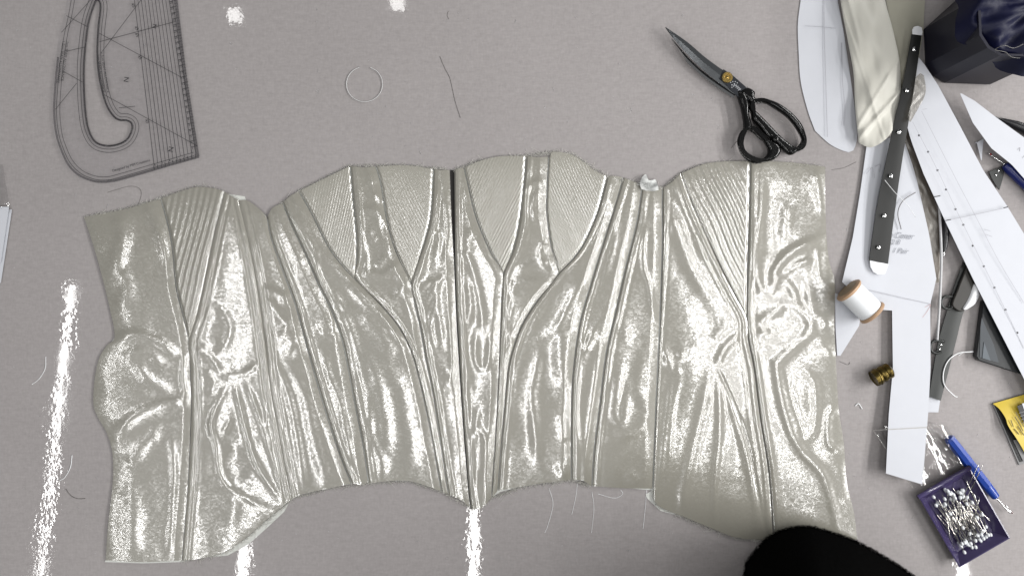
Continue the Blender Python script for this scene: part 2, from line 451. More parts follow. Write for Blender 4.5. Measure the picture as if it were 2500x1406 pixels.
def satin_material(name, col, bump_mm=0.09, rough=0.14, glint=0.078):
    m = bpy.data.materials.new(name); m.use_nodes = True
    nt = m.node_tree; N = nt.nodes; Lk = nt.links.new; b = N['Principled BSDF']
    tc = N.new('ShaderNodeTexCoord')
    def noise(scale, det, stretch=(1, 1, 1)):
        mp = N.new('ShaderNodeMapping'); mp.inputs['Scale'].default_value = stretch
        n = N.new('ShaderNodeTexNoise'); n.inputs['Scale'].default_value = scale; n.inputs['Detail'].default_value = det
        Lk(tc.outputs['Object'], mp.inputs['Vector']); Lk(mp.outputs['Vector'], n.inputs['Vector']); return n
    big = noise(14, 3)
    mx = N.new('ShaderNodeMix'); mx.data_type = 'RGBA'
    mx.inputs[6].default_value = tuple(c * 0.93 for c in col) + (1,); mx.inputs[7].default_value = tuple(c * 1.07 for c in col) + (1,)
    Lk(big.outputs['Fac'], mx.inputs[0]); Lk(mx.outputs[2], b.inputs['Base Color'])
    b.inputs['Roughness'].default_value = 0.24
    b.inputs['Specular IOR Level'].default_value = 0.7; b.inputs['IOR'].default_value = 1.55
    b.inputs['Coat Weight'].default_value = 1.0; b.inputs['Coat IOR'].default_value = 1.85; b.inputs['Coat Roughness'].default_value = rough
    # the float threads of the weave: each short float tips its own way and glints on its own
    mp = N.new('ShaderNodeMapping'); mp.inputs['Scale'].default_value = (1.0, 1.35, 1.0); Lk(tc.outputs['Object'], mp.inputs['Vector'])
    vo = N.new('ShaderNodeTexVoronoi'); vo.inputs['Scale'].default_value = 430; Lk(mp.outputs['Vector'], vo.inputs['Vector'])
    sub = N.new('ShaderNodeVectorMath'); sub.operation = 'SUBTRACT'; sub.inputs[1].default_value = (0.5, 0.5, 0.5); Lk(vo.outputs['Color'], sub.inputs[0])
    mul = N.new('ShaderNodeVectorMath'); mul.operation = 'MULTIPLY'; mul.inputs[1].default_value = (glint, glint, 0.0); Lk(sub.outputs[0], mul.inputs[0])
    n3 = noise(300, 2, (1, 1.4, 1)); bp = N.new('ShaderNodeBump'); bp.inputs['Distance'].default_value = bump_mm * 0.18e-3; Lk(n3.outputs['Fac'], bp.inputs['Height'])
    ad = N.new('ShaderNodeVectorMath'); ad.operation = 'ADD'; Lk(bp.outputs['Normal'], ad.inputs[0]); Lk(mul.outputs[0], ad.inputs[1])
    nz = N.new('ShaderNodeVectorMath'); nz.operation = 'NORMALIZE'; Lk(ad.outputs[0], nz.inputs[0])
    Lk(nz.outputs[0], b.inputs['Normal'])
    mul2 = N.new('ShaderNodeVectorMath'); mul2.operation = 'MULTIPLY'; mul2.inputs[1].default_value = (0.5, 0.5, 0.0); Lk(mul.outputs[0], mul2.inputs[0])
    ad2 = N.new('ShaderNodeVectorMath'); ad2.operation = 'ADD'; Lk(bp.outputs['Normal'], ad2.inputs[0]); Lk(mul2.outputs[0], ad2.inputs[1])
    nz2 = N.new('ShaderNodeVectorMath'); nz2.operation = 'NORMALIZE'; Lk(ad2.outputs[0], nz2.inputs[0]); Lk(nz2.outputs[0], b.inputs['Coat Normal'])
    return m
SATIN = satin_material('ivory_satin', (0.242, 0.232, 0.198))
PLEAT = satin_material('pleated_satin', (0.29, 0.279, 0.24), 0.05, 0.22, 0.06)
LINING = mat('white_lining', (0.55, 0.56, 0.53, 1), 0.8, noise=(300, 0.06))
GAPSHADE = mat('gap_shade', (0.012, 0.011, 0.01, 1), 0.8, noise=(300, 0.3))

S1u = [(392,485),(405,530),(420,600),(430,700),(447,770),(461,833)]
S1l = [(461,833),(465,900),(468,980),(466,1050),(460,1180),(452,1280),(445,1367)]
G1r = [(548,468),(525,560),(500,680),(480,770),(461,833)]
S2 = [(582,490),(608,600),(630,720),(648,850),(660,950),(678,1050),(697,1150),(712,1218)]
S3 = [(652,530),(662,580),(690,660),(720,740),(745,830),(770,920),(800,1020),(830,1110),(858,1180)]
S4 = [(690,495),(710,545),(745,620),(780,700),(810,760),(835,830),(850,900),(865,980),(885,1080),(900,1180)]
S5u = [(730,467),(760,520),(800,600),(835,648),(866,680)]
S5l = [(866,680),(930,745),(975,800),(1005,860),(1025,930),(1045,1020),(1062,1110),(1078,1200)]
CL1r = [(855,406),(861,480),(869,560),(871,600),(870,640),(866,680)]
S6u = [(918,407),(930,450),(945,540),(965,610),(1003,690)]
S6l = [(1003,690),(1012,740),(1026,800),(1040,880),(1055,950),(1068,1030),(1080,1110),(1095,1206)]
CL2r = [(1058,413),(1052,520),(1036,590),(1003,690)]
S7a = [(1099,415),(1103,520),(1109,640),(1114,760),(1119,850),(1127,980),(1134,1080),(1144,1200),(1149,1240)]
S7b = [(1108,417),(1109,520),(1110.6,640),(1115,760),(1120,850),(1128,980),(1135,1080),(1145,1200),(1150.5,1242)]
CR1l = [(1133,410),(1142,450),(1162,530),(1196,612),(1228,668)]
CR1r = [(1284,381),(1280,440),(1268,540),(1252,610),(1228,668)]
S8l = [(1228,668),(1225,720),(1222,800),(1220,850),(1216,950),(1210,1060),(1200,1215)]
CR2l = [(1340,383),(1336,450),(1335,520),(1346,600),(1364,666)]
S9u = [(1482,432),(1458,520),(1427,590),(1400,630),(1364,666)]
S9l = [(1364,666),(1310,735),(1275,790),(1255,840),(1240,900),(1230,1000),(1222,1100),(1215,1197)]
S10 = [(1521,433),(1505,490),(1470,600),(1440,700),(1415,790),(1400,900),(1395,1000),(1395,1171)]
S11 = [(1568,452),(1555,540),(1530,640),(1505,750),(1480,860),(1465,980),(1450,1100),(1445,1186)]
S12 = [(1617,460),(1617,600),(1612,750),(1606,880),(1601,1000),(1594,1192)]
G2l = [(1662,424),(1690,500),(1745,625),(1790,715),(1822,775)]
S13u = [(1831,394),(1829,520),(1825,660),(1822,775)]
S13l = [(1822,775),(1826,830),(1840,900),(1855,1020),(1875,1150),(1888,1318)]
LE = [(205,530),(228,600),(245,660),(265,740),(280,820),(262,842),(243,872),(232,920),(228,985),(240,1020),(262,1060),(275,1110),(275,1180),(264,1280),(258,1367)]
RE = [(2015,408),(2015,480),(2018,580),(2025,640),(2038,690),(2037,800),(2042,900),(2048,1000),(2060,1080),(2068,1180),(2085,1250),(2093,1316)]

# name, left, right, top, bottom, left edge kind, right edge kind  ('s' sewn seam, 'f' flat stitched line, 'o' outer cut edge)
PANELS = [
 ('satin_panel', LE, S1u + S1l[1:], [(205,530),(300,512),(350,498),(392,485)], [(258,1367),(350,1371),(445,1367)], 'o', 's', None),
 ('ribbed_gusset', S1u, G1r, [(392,485),(440,468),(480,457),(520,460),(548,468)], None, 's', 'f', ('lin', -0.238, 14.5)),
 ('satin_panel', G1r + S1l[1:], S2, [(548,468),(582,490)], [(445,1367),(490,1362),(550,1345),(600,1312),(650,1268),(690,1235),(712,1218)], 'f', 'f', None),
 ('satin_panel', S2, S3, [(582,490),(605,490),(635,512),(652,530)], [(712,1218),(740,1205),(800,1192),(858,1180)], 'f', 's', None),
 ('satin_panel', S3, S4, [(652,530),(665,508),(690,495)], [(858,1180),(880,1183),(900,1180)], 's', 's', None),
 ('satin_panel', S4, S5u + S5l[1:], [(690,495),(710,478),(730,467)], [(900,1180),(950,1174),(1000,1174),(1045,1187),(1078,1200)], 's', 's', None),
 ('pleated_cup', S5u, CL1r, [(730,467),(770,447),(815,425),(855,406)], None, 's', 's', ('lin', -0.22, 6.2)),
 ('satin_panel', CL1r + S5l[1:], S6u + S6l[1:], [(855,406),(890,409),(918,407)], [(1078,1200),(1095,1206)], 's', 's', None),
 ('pleated_cup', S6u, CL2r, [(918,407),(990,404),(1058,413)], None, 's', 's', ('lin', 0.5, 6.8)),
 ('satin_panel', CL2r + S6l[1:], S7a, [(1058,413),(1080,416),(1099,415)], [(1095,1206),(1125,1220),(1149,1240)], 's', 's', None),
 ('satin_panel', S7b, CR1l + S8l[1:], [(1108,417),(1120,411),(1133,410)], [(1152,1242),(1175,1240),(1200,1215)], 's', 's', None),
 ('pleated_cup', CR1l, CR1r, [(1133,410),(1170,394),(1220,382),(1284,381)], None, 's', 's', ('lin', -0.5, 6.8)),
 ('satin_panel', CR1r + S8l[1:], CR2l + S9l[1:], [(1284,381),(1310,384),(1340,383)], [(1200,1215),(1215,1197)], 's', 's', None),
 ('pleated_cup', CR2l, S9u, [(1340,383),(1352,371),(1400,380),(1448,414),(1482,432)], None, 's', 's', ('lin', 0.45, 6.4)),
 ('satin_panel', S9u + S9l[1:], S10, [(1482,432),(1500,430),(1521,433)], [(1215,1197),(1280,1186),(1330,1178),(1395,1171)], 's', 's', None),
 ('satin_panel', S10, S11, [(1521,433),(1545,443),(1568,452)], [(1395,1171),(1420,1172),(1445,1186)], 's', 's', None),
 ('satin_panel', S11, S12, [(1568,452),(1595,462),(1617,460)], [(1445,1186),(1520,1191),(1594,1192)], 's', 's', None),
 ('satin_panel', S12, G2l + S13l[1:], [(1617,460),(1640,445),(1662,424)], [(1594,1192),(1605,1232),(1680,1265),(1740,1290),(1800,1312),(1888,1318)], 's', 'f', None),
 ('ribbed_gusset', G2l, S13u, [(1662,424),(1720,401),(1780,394),(1831,394)], None, 'f', 's', ('lin', 0.456, 18)),
 ('satin_panel', S13u + S13l[1:], RE, [(1831,394),(1900,395),(1960,400),(2015,408)], [(1888,1318),(1980,1322),(2093,1316)], 's', 'o', None),
]
corset = empty('corset', P(1150, 850, 0), 'ivory satin corset laid open flat with pleated bust cups and raw frayed edges', 'corset')

def edge_profile(d, kind, wob):
    if kind == 's':
        return -1.5 * np.exp(-(d / 2.0) ** 2) + 0.24 * wob * np.exp(-((d - 11) / 4.2) ** 2) - 0.12 * np.exp(-((d - 20) / 4.5) ** 2) - 0.25 * np.exp(-d / 12)
    if kind == 'f':
        return -0.7 * np.exp(-(d / 2.6) ** 2) + 0.28 * wob * np.exp(-((d - 9) / 3.4) ** 2) - 0.18 * np.exp(-((d - 16) / 3.6) ** 2) + 0.14 * wob * np.exp(-((d - 23) / 3.6) ** 2)
    if kind == 'p':
        return -1.4 * np.exp(-(d / 3.2) ** 2)
    return -1.5 * np.exp(-d / 24.0)

def tucked(d):
    """a panel edge that dips under its neighbour: a plain slope up from the seam"""
    t = np.clip(1 - d / 19.0, 0, 1)
    return -1.7 * (t * 0.75 + 0.25 * t * t)

def inset(pl, other, amt):
    a, b = np.array(pl, float), resample(other, len(pl))
    v = b - a; n = np.hypot(v[:, 0], v[:, 1])[:, None] + 1e-6
    return (a + v / n * np.minimum(amt, n[:, :1] * 0.3)).tolist()

for (nm, Lp, Rp, Tp, Bp, lk, rk, rib) in PANELS:
    if rib: lk_, rk_ = 'p', 'p'
    else: lk_, rk_ = lk, rk
    L2 = inset(Lp, Rp, 1.5 if lk == 's' else 0.0); R2 = inset(Rp, Lp, 1.5 if rk == 's' else 0.0)
    if Bp is None: Bp = [L2[-1], R2[-1]]
    Tp = [L2[0]] + list(Tp[1:-1]) + [R2[0]]; Bp = [L2[-1]] + list(Bp[1:-1]) + [R2[-1]]
    wmax = max(np.hypot(*(resample(Lp, 30) - resample(Rp, 30)).T)); lmax = max(abs(Lp[-1][1] - Lp[0][1]), 50)
    st = 2.0 if rib else 3.0
    nu, nv = max(8, int(wmax / st)), max(12, int(lmax / st))
    xy = coons(L2, R2, Tp, Bp, nu, nv)
    # small natural waviness of the cut ends
    width = np.hypot(*(xy[:, -1] - xy[:, 0]).T)[:, None]
    u = np.linspace(0, 1, nu)[None]; v = np.linspace(0, 1, nv)[:, None]
    dl, dr = u * width, (1 - u) * width
    X, Y = xy[..., 0], xy[..., 1]
    wob = 1 + 0.5 * np.sin(Y / 17.0 + np.sin(X / 23.0) * 2) * np.sin(Y / 41.0 + 1.3)
    z = 4.1 + hf(X, Y) * (0.25 if rib else 1.0)
    z += edge_profile(dl, lk_, wob) + (tucked(dr) if rk_ == 's' else edge_profile(dr, rk_, wob))
    dt, db = v * lmax, (1 - v) * lmax
    z += -0.6 * np.exp(-dt / 16)
    if not rib: z += -0.6 * np.exp(-db / 16)
    if rib:
        if rib[0] == 'lin':
            per = rib[2]; ph = (X - rib[1] * Y) / math.sqrt(1 + rib[1] ** 2) / per + 0.12 * np.sin(Y / 37.0 + X / 51.0)
            amp = 0.30 if per < 10 else 0.28
        else:
            cx, cy = rib[1]; ph = np.arctan2(X - cx, cy - Y) * 26; amp = 0.75 * np.clip((cy - Y) / 200, 0.2, 1)
        w = ph - np.floor(ph)
        irr = 0.75 + 0.5 * np.sin(np.floor(ph) * 12.9898) ** 2
        z += amp * irr * (np.where(w < 0.68, np.sin(math.pi * w / 0.68) ** 0.7, 0) - 0.4)
    z = np.maximum(z, 1.3)
    sheet(nm, xy, z * 1e-3, PLEAT if rib and rib[0] == 'lin' and rib[2] < 10 else SATIN, corset)

# lining under the panels: its pale cut edge shows along the outside
OUT = LE[::-1] + [(300,511),(392,484),(440,466),(480,455),(520,458),(556,470),(598,480),(600,488),(635,510),(654,534),(690,494),(730,466),(770,446),(815,424),(855,405),(918,406),(990,403),(1058,412),(1096,414)] \
    + [(1098,470),(1102,560),(1106,640),(1110,560),(1109,470),(1110,416)] \
    + [(1133,409),(1170,393),(1220,381),(1284,380),(1340,382),(1352,370),(1400,379),(1448,413),(1482,431),(1521,432),(1568,451),(1595,461),(1617,459),(1662,423),(1720,400),(1780,393),(1831,393),(1900,394),(1960,399),(2015,407)] \
    + [(x + 2, y) for x, y in RE[1:]] + [(1980,1322),(1888,1320),(1800,1314),(1740,1292),(1680,1268),(1612,1246),(1580,1216),(1576,1206),(1592,1196),(1520,1193),(1446,1190),(1440,1178),(1395,1174),(1330,1181),(1280,1190),(1222,1203),(1195,1222),(1175,1243),(1152,1246),(1140,1230),(1090,1206),(1045,1190),(1000,1177),(950,1177),(900,1183),(858,1184),(800,1195),(740,1209),(712,1222),(694,1248),(657,1283),(608,1327),(556,1355),(490,1364),(445,1371),(350,1374),(256,1371)]
OA = np.array(OUT, float); tt_ = np.roll(OA, -1, 0) - np.roll(OA, 1, 0); tt_ /= np.hypot(*tt_.T)[:, None] + 1e-9
keep = ((OA[:, 0] > 540) & (OA[:, 0] < 705) & (OA[:, 1] > 1235)) | ((OA[:, 0] > 1570) & (OA[:, 0] < 1615) & (OA[:, 1] > 1195)) | ((OA[:, 0] > 590) & (OA[:, 0] < 604) & (OA[:, 1] < 490)) | ((OA[:, 0] < 450) & (OA[:, 1] > 1365))
OA = OA + np.c_[-tt_[:, 1], tt_[:, 0]] * np.where(keep, 0.0, 3.5)[:, None]
plate('lining', OA.tolist(), 0.0002, 0.0004, LINING, corset, smooth_outline=False)
sheet('centre_gap_shade', coons(S7a, [(x + 1, y) for x, y in S7b], [(1097,416),(1110,418)], [(1148,1241),(1155,1243)], 6, 60), np.full((60, 6), 0.0009), GAPSHADE, corset, 0.0002)  # added black strip: shade of the centre gap put into its colour

# frayed raw edges and the fibre tuft at the right notch
def fray(name, chains, n, lo, hi, r, m, parent):
    V, F = [], []
    for ch in chains:
        p = resample(ch, 400, False)
        for _ in range(int(n * np.hypot(*np.diff(p, axis=0).T).sum())):
            i = random.randrange(2, 397); t = p[i + 2] - p[i - 2]; t = t / (np.hypot(*t) + 1e-9)
            nn = np.array([-t[1], t[0]]); nn = nn * (1 if random.random() < 0.5 else -1)
            L = random.uniform(lo, hi) * (2.0 if random.random() < 0.08 else 1)
            a = p[i] - nn * 2; d = nn * 0.75 + t * random.uniform(-1.2, 1.2); c = random.uniform(-.5, .5)
            pts = []
            for s in (0, .33, .66, 1):
                q = a + d * L * s + t * c * L * s * s
                pts.append(P(q[0], q[1], 0.0028 - 0.0022 * s + random.uniform(-.0004, .0006)))
            v, f = tube_geo(pts, [r, r, r * .8, r * .4], 3)
            o = len(V); V += v; F += [[k + o for k in q] for q in f]
    return tag(mesh(name, V, F, m, parent), kind='stuff')
FRAY = mat('frayed_fibre', (0.55, 0.54, 0.50, 1), 0.6, noise=(200, 0.15))
top_chain = [(205,530),(300,512),(392,485),(440,468),(480,457),(520,460),(582,490),(652,530)]
top2 = [(654,528),(690,495),(730,467),(815,425),(855,406),(990,404),(1099,415)]
top3 = [(1108,417),(1170,394),(1284,381),(1352,371),(1400,380),(1482,432),(1568,452),(1617,460)]
top4 = [(1617,460),(1662,424),(1720,401),(1831,394),(2015,408)]
bot1 = [(445,1367),(490,1362),(550,1345),(600,1312),(650,1268),(712,1218)]
bot2 = [(712,1218),(800,1192),(900,1180),(1000,1174),(1078,1200),(1149,1240)]
bot3 = [(1152,1242),(1200,1215),(1280,1186),(1395,1171),(1445,1186)]
bot4 = [(1594,1200),(1605,1232),(1680,1265),(1740,1290),(1800,1312),(1888,1318)]
fray('fraying', [top_chain, top2, top4, bot2], 1.0, 4, 12, 0.0002, FRAY, corset)
fray('fraying', [top3, bot1, bot3, bot4], 1.3, 5, 15, 0.0002, FRAY, corset)
def tuft(name, cx, cy, rx, ry, n, m, parent, r=0.0002):
    V, F = [], []
    for _ in range(n):
        a = random.uniform(0, 6.28); pts = []
        x, y, z = cx + random.gauss(0, rx * .4), cy + random.gauss(0, ry * .4), random.uniform(.002, .009)
        for s in range(4):
            pts.append(P(x, y, max(.001, z))); x += math.cos(a) * rx * .35; y += math.sin(a) * ry * .35; z += random.uniform(-.002, .002); a += random.uniform(-1, 1)
        v, f = tube_geo(pts, r, 3); o = len(V); V += v; F += [[k + o for k in q] for q in f]
    return tag(mesh(name, V, F, m, parent), kind='stuff')
LINT_W = mat('white_fibre', (0.52, 0.53, 0.52, 1), 0.8, noise=(200, 0.05))
xy = coons([(1568,432),(1562,448),(1566,462)], [(1600,438),(1606,452),(1608,464)], [(1568,432),(1577,426),(1584,440),(1600,438)], [(1566,462),(1590,468),(1608,464)], 22, 18)
sheet('lining_scrap', xy, 0.005 + 0.0022 * np.sin(xy[..., 0] / 7.5 + np.sin(xy[..., 1] / 6.0) * 1.7) + 0.0012 * np.sin(xy[..., 1] / 4.0 + xy[..., 0] / 11), LINT_W, corset, 0.0003)
tuft('fibre_tuft', 1584, 452, 16, 10, 50, LINT_W, corset, 0.00015)

# ------------------------------------------------------------------ small helpers for the things around
def ribbon(name, pts, w, z, m, parent=None, smooth=True, n=8, closed=False):
    """flat printed line: photo pixels, w pixels wide, lying at height z"""
    p = catmull(pts, n, closed) if (smooth and len(pts) > 2) else np.array(pts, float)
    if closed: p = np.r_[p, p[:1]]
    t = np.gradient(p, axis=0); t /= (np.hypot(*t.T)[:, None] + 1e-9)
    nn = np.c_[-t[:, 1], t[:, 0]] * w / 2
    V = []
    for a, b in zip(p + nn, p - nn):
        V += [P(a[0], a[1], z), P(b[0], b[1], z)]
    F = [[2 * i, 2 * i + 1, 2 * i + 3, 2 * i + 2] for i in range(len(p) - 1)]
    return mesh(name, V, F, m, parent, False)

def offset_ring(pts, d, n=6):
    p = catmull(pts, n, True)
    t = np.roll(p, -1, 0) - np.roll(p, 1, 0); t /= (np.hypot(*t.T)[:, None] + 1e-9)
    return p + np.c_[-t[:, 1], t[:, 0]] * d

BLACKINK = mat('black_ink', (0.012, 0.012, 0.014, 1), 0.5, noise=(400, 0.3))
PENCIL = mat('pencil_line', (0.33, 0.33, 0.36, 1), 0.7, noise=(900, 0.35))
PAPER = mat('white_paper', (0.505, 0.518, 0.555, 1), 0.75, spec=0.25, noise=(60, 0.03), bump=(250, 0.00003))
STEEL = mat('bright_steel', (0.62, 0.62, 0.62, 1), 0.18, 1.0, noise=(300, 0.1))
GREYSTEEL = mat('dark_coated_steel', (0.032, 0.034, 0.033, 1), 0.36, 0.3, noise=(40, 0.25), bump=(500, 0.00001))
WHITEPL = mat('white_plastic', (0.70, 0.71, 0.73, 1), 0.4, noise=(80, 0.04))
BRASS = mat('brass', (0.45, 0.32, 0.11, 1), 0.28, 1.0, noise=(150, 0.25))
THREAD = mat('white_thread', (0.72, 0.73, 0.74, 1), 0.55, noise=(300, 0.1))
GREYTHREAD = mat('grey_thread', (0.14, 0.13, 0.125, 1), 0.7, noise=(300, 0.2))
def clear_material(name, tint, gloss_rough=0.03, density=0.06):
    m = bpy.data.materials.new(name); m.use_nodes = True
    nt = m.node_tree; N = nt.nodes; Lk = nt.links.new
    for n in list(N): N.remove(n)
    out = N.new('ShaderNodeOutputMaterial'); mx = N.new('ShaderNodeMixShader'); tr = N.new('ShaderNodeBsdfTransparent'); gl = N.new('ShaderNodeBsdfGlossy')
    tc = N.new('ShaderNodeTexCoord'); nz = N.new('ShaderNodeTexNoise'); nz.inputs['Scale'].default_value = 120
    bp = N.new('ShaderNodeBump'); bp.inputs['Distance'].default_value = 0.00003
    Lk(tc.outputs['Object'], nz.inputs['Vector']); Lk(nz.outputs['Fac'], bp.inputs['Height']); Lk(bp.outputs['Normal'], gl.inputs['Normal'])
    tr.inputs['Color'].default_value = tint; gl.inputs['Roughness'].default_value = gloss_rough
    mx.inputs[0].default_value = 0.006 + density * 0.15
    Lk(tr.outputs[0], mx.inputs[1]); Lk(gl.outputs[0], mx.inputs[2]); Lk(mx.outputs[0], out.inputs['Surface'])
    return m
ACRYLIC = clear_material('clear_acrylic', (0.99, 0.99, 0.993, 1), 0.03, 0.14)
EDGE = clear_material('acrylic_edge', (0.55, 0.55, 0.56, 1), 0.15)
FILM = clear_material('clear_film', (0.95, 0.95, 0.95, 1), 0.08, 0.3)
SHEER = clear_material('sheer_fabric', (0.80, 0.78, 0.74, 1), 0.4, 0.4)

# ------------------------------------------------------------------ clear pattern ruler
R_OUT = [(172,-60),(166,0),(160,40),(149,80),(138,140),(132,200),(128,270),(133,325),(144,363),(162,402),(192,431),(229,446),(261,448),(299,440),(360,423),(420,405),(488,385)]
R_OUT = catmull(R_OUT, 5).tolist() + [(457,192),(426,-60)]
SLOT = [(234.8,1.8),(228,18),(217,53),(210,100),(205,160),(205,213),(208,267),(215,313),(231,345),(256,356),(284.6,354),(309.5,341.5),(322,318),(321,302),(309.5,294.5),(292,293.5),(277.5,284.6),(261.5,260),(249,220.6),(240,171),(237.6,124.5),(240,71),(245.5,21),(242,3.5)]
ruler = empty('pattern_ruler', P(300, 200, 0), 'clear acrylic curved pattern ruler with black printed lines and a hooked slot', 'ruler')
plate('ruler_plate', R_OUT, 0.0006, 0.0028, ACRYLIC, ruler, holes=[catmull(SLOT, 5, True).tolist()], smooth_outline=False)
tube('cut_edge', SLOT, 0.0011, EDGE, ruler, z=0.0022, closed=True, n=5)
zr = 0.0036
ribbon('bevelled_edge', [(421.5,-60),(452,192),(482.5,383)], 9, zr - 0.0001, EDGE, ruler, smooth=False)
ribbon('bevelled_edge', [(486,383),(420,401.5),(299,436.5),(261,444)], 6, zr - 0.0001, EDGE, ruler)
ribbon('bevelled_edge', [(261,444.5),(229,442.5),(192,427.5),(166,401),(148,362),(137,325),(132,270),(136,200),(142,140)], 5, zr - 0.00015, EDGE, ruler)
for d in (8, 16):
    ribbon('printed_line', [tuple(q) for q in offset_ring(SLOT, d)], 1.1, zr, BLACKINK, ruler, smooth=False, closed=True)
    off = [(x + d * 1.0, y) for x, y in [(171,-40),(166,0),(159,40),(150,80),(140,140),(134,200),(130,270),(135,325)]]
    c = [(146 + d * .95, 363 - d * .3), (164 + d * .8, 402 - d * .65), (193 + d * .5, 431 - d * .9), (229 + d * .2, 446 - d), (261, 448 - d), (299 - d * .25, 440 - d), (420 - d * .25, 405 - d), (476 - d * .25, 388.5 - d)]
    ribbon('printed_line', off + c, 1.1, zr, BLACKINK, ruler)
for i in range(11):
    x0, x1 = 328 + 8.5 * i, 376 + 9.2 * i
    yb = 403 - 2.9 * i
    ribbon('printed_line', [(x0 - 0.122 * 60, -60), (x0, 0), (x1, yb)], 1.25 if i % 2 == 0 else 1.0, zr, BLACKINK, ruler, smooth=False)
ribbon('printed_line', [(413.5,-60),(421,0),(478,376)], 1.1, zr, BLACKINK, ruler, smooth=False)
for a, b in [((242,82),(444,190)), ((252.6,231),(482,357)), ((345,0),(246,131)), ((242,103),(430,53)), ((162,39),(213,66)), ((153,174),(201,201)), ((162,126),(206,116)), ((135,268),(187,204)), ((150,80),(222,0)), ((290,264),(330,260))]:
    ribbon('printed_line', [a, b], 1.1, zr, BLACKINK, ruler, smooth=False)
ux, uy = 0.9635, -0.268
for i in range(1, 30):                                     # centimetre and half-centimetre ticks
    y = 372 - 14.2 * i
    if y < -50: break
    x = 477.5 - 0.145 * (372 - y)
    ribbon('scale_tick', [(x - 9, y + 2.2), (x + 6.5, y - 1.6)], 1.1, zr, BLACKINK, ruler, smooth=False)
    for q in (0.5,):
        ribbon('scale_tick', [(x + 1 - 0.145 * 7, y - 7), (x + 6 - 1, y - 8.2)], 1.0, zr, BLACKINK, ruler, smooth=False)
    if y > 0: text('scale_number', str(i), x - 5.5, y + 4, zr, 9, math.radians(15) + math.pi / 2 * 0, BLACKINK, ruler)
for i in range(12):
    x = 477 - 9.2 * i; y = 378 + 2.6 * i
    ribbon('scale_tick', [(x - 1, y - 2), (x + 1.2, y + 9)], 1.3, zr, BLACKINK, ruler, smooth=False)
for i, (x, y) in enumerate([(467,376),(449,381),(431,387),(413,392),(395,397),(377,402)]):
    text('scale_number', str(i + 1), x + 1, y + 1, zr, 8, math.radians(15), BLACKINK, ruler)
for x, y in [(325,14),(333,70),(334,86),(341,141),(359,297)]:
    text('printed_angle', '45', x, y, zr, 11, math.radians(-55), BLACKINK, ruler)
for x, y, s_ in [(309,195,17),(378,65,14),(418,365,17)]:
    text('printed_letter', 'N', x, y, zr, s_, math.radians(80), BLACKINK, ruler)
text('printed_caption', 'Designed by MM Creations', 320, 404.5, zr, 8.6, math.radians(16), BLACKINK, ruler)
for x, y, w, body in [(158,150,96,'1cm SEAM ALLOWANCE'), (148,152,96,'1.5cm SEAM ALLOWANCE')]:
    text('printed_caption', body, x, y, zr, 9, math.radians(-98), BLACKINK, ruler)
text('printed_caption', '1cm SEAM ALLOWANCE', 246, 180, zr, 8.6, math.radians(-81), BLACKINK, ruler)
text('printed_caption', '1.5cm SEAM ALLOWANCE', 256, 178, zr, 8.6, math.radians(-81), BLACKINK, ruler)

# ------------------------------------------------------------------ tailor's shears
BLACKLAC = mat('black_lacquer', (0.004, 0.004, 0.004, 1), 0.12, 0.0, 0.35, noise=(60, 0.2))
BLADE = mat('dark_blade_steel', (0.085, 0.09, 0.095, 1), 0.3, 0.8, noise=(45, 0.2), bump=(700, 0.000006))
ETCH = mat('etched_grey', (0.35, 0.36, 0.38, 1), 0.5, noise=(600, 0.3))
sh = empty('tailor_shears', P(1800, 235, 0), "closed black-handled tailor's shears with a brass pivot screw", 'scissors')
HZ = 0.004
def grow(pts, d):
    a = offset_ring(pts, d, 4); b = offset_ring(pts, -d, 4)
    ar = lambda p: abs(np.sum(p[:, 0] * np.roll(p[:, 1], -1) - np.roll(p[:, 0], -1) * p[:, 1]))
    return (a if ar(a) > ar(b) else b).tolist()
plate('finger_handle', [(1838,228),(1838,241),(1846,245),(1864,245),(1888,252),(1910,264.6),(1933,283.5),(1952,306.5),(1961,328),(1964,344),(1957,359),(1942,373),(1927,381),(1915,377),(1901,363),(1881,344),(1868,338),(1850,315),(1833,296),(1831,285),(1826,254),(1806,236),(1802,228),(1820,218)],
      HZ, 0.011, BLACKLAC, sh, holes=[grow([(1839,265),(1847,258),(1864,260),(1888,274),(1912,291),(1931,312),(1945,335),(1949,348),(1945,358),(1936,356),(1923,348),(1901,329),(1874,301),(1854,281)], 4.5)], bevel=0.0042, shade=True, bres=3)
plate('thumb_handle', [(1795,228),(1807,274),(1812,315),(1805,335),(1802,355),(1807,373),(1820,386),(1841,396),(1861,398),(1883,393),(1898,381),(1902,368),(1895,355),(1881,346),(1861,335),(1848,322),(1834,312),(1831,305),(1825,281),(1824,254),(1815,232)],
      HZ + 0.0008, 0.010, BLACKLAC, sh, holes=[grow([(1820,327),(1832,324),(1844,335),(1856,348),(1866,366),(1866,376),(1857,385),(1845,388),(1830,381),(1818,369),(1812,352),(1813,339)], 4.0)], bevel=0.004, shade=True, bres=3)
ribbon('handle_ridge', [(1838,300),(1862,325),(1878,338)], 2.2, HZ + 0.0112, BLACKLAC, sh)
plate('bumper', [(1878,338),(1890,334),(1896,344),(1884,352)], HZ + 0.001, 0.0115, BLACKLAC, sh, bevel=0.002, smooth_outline=False)
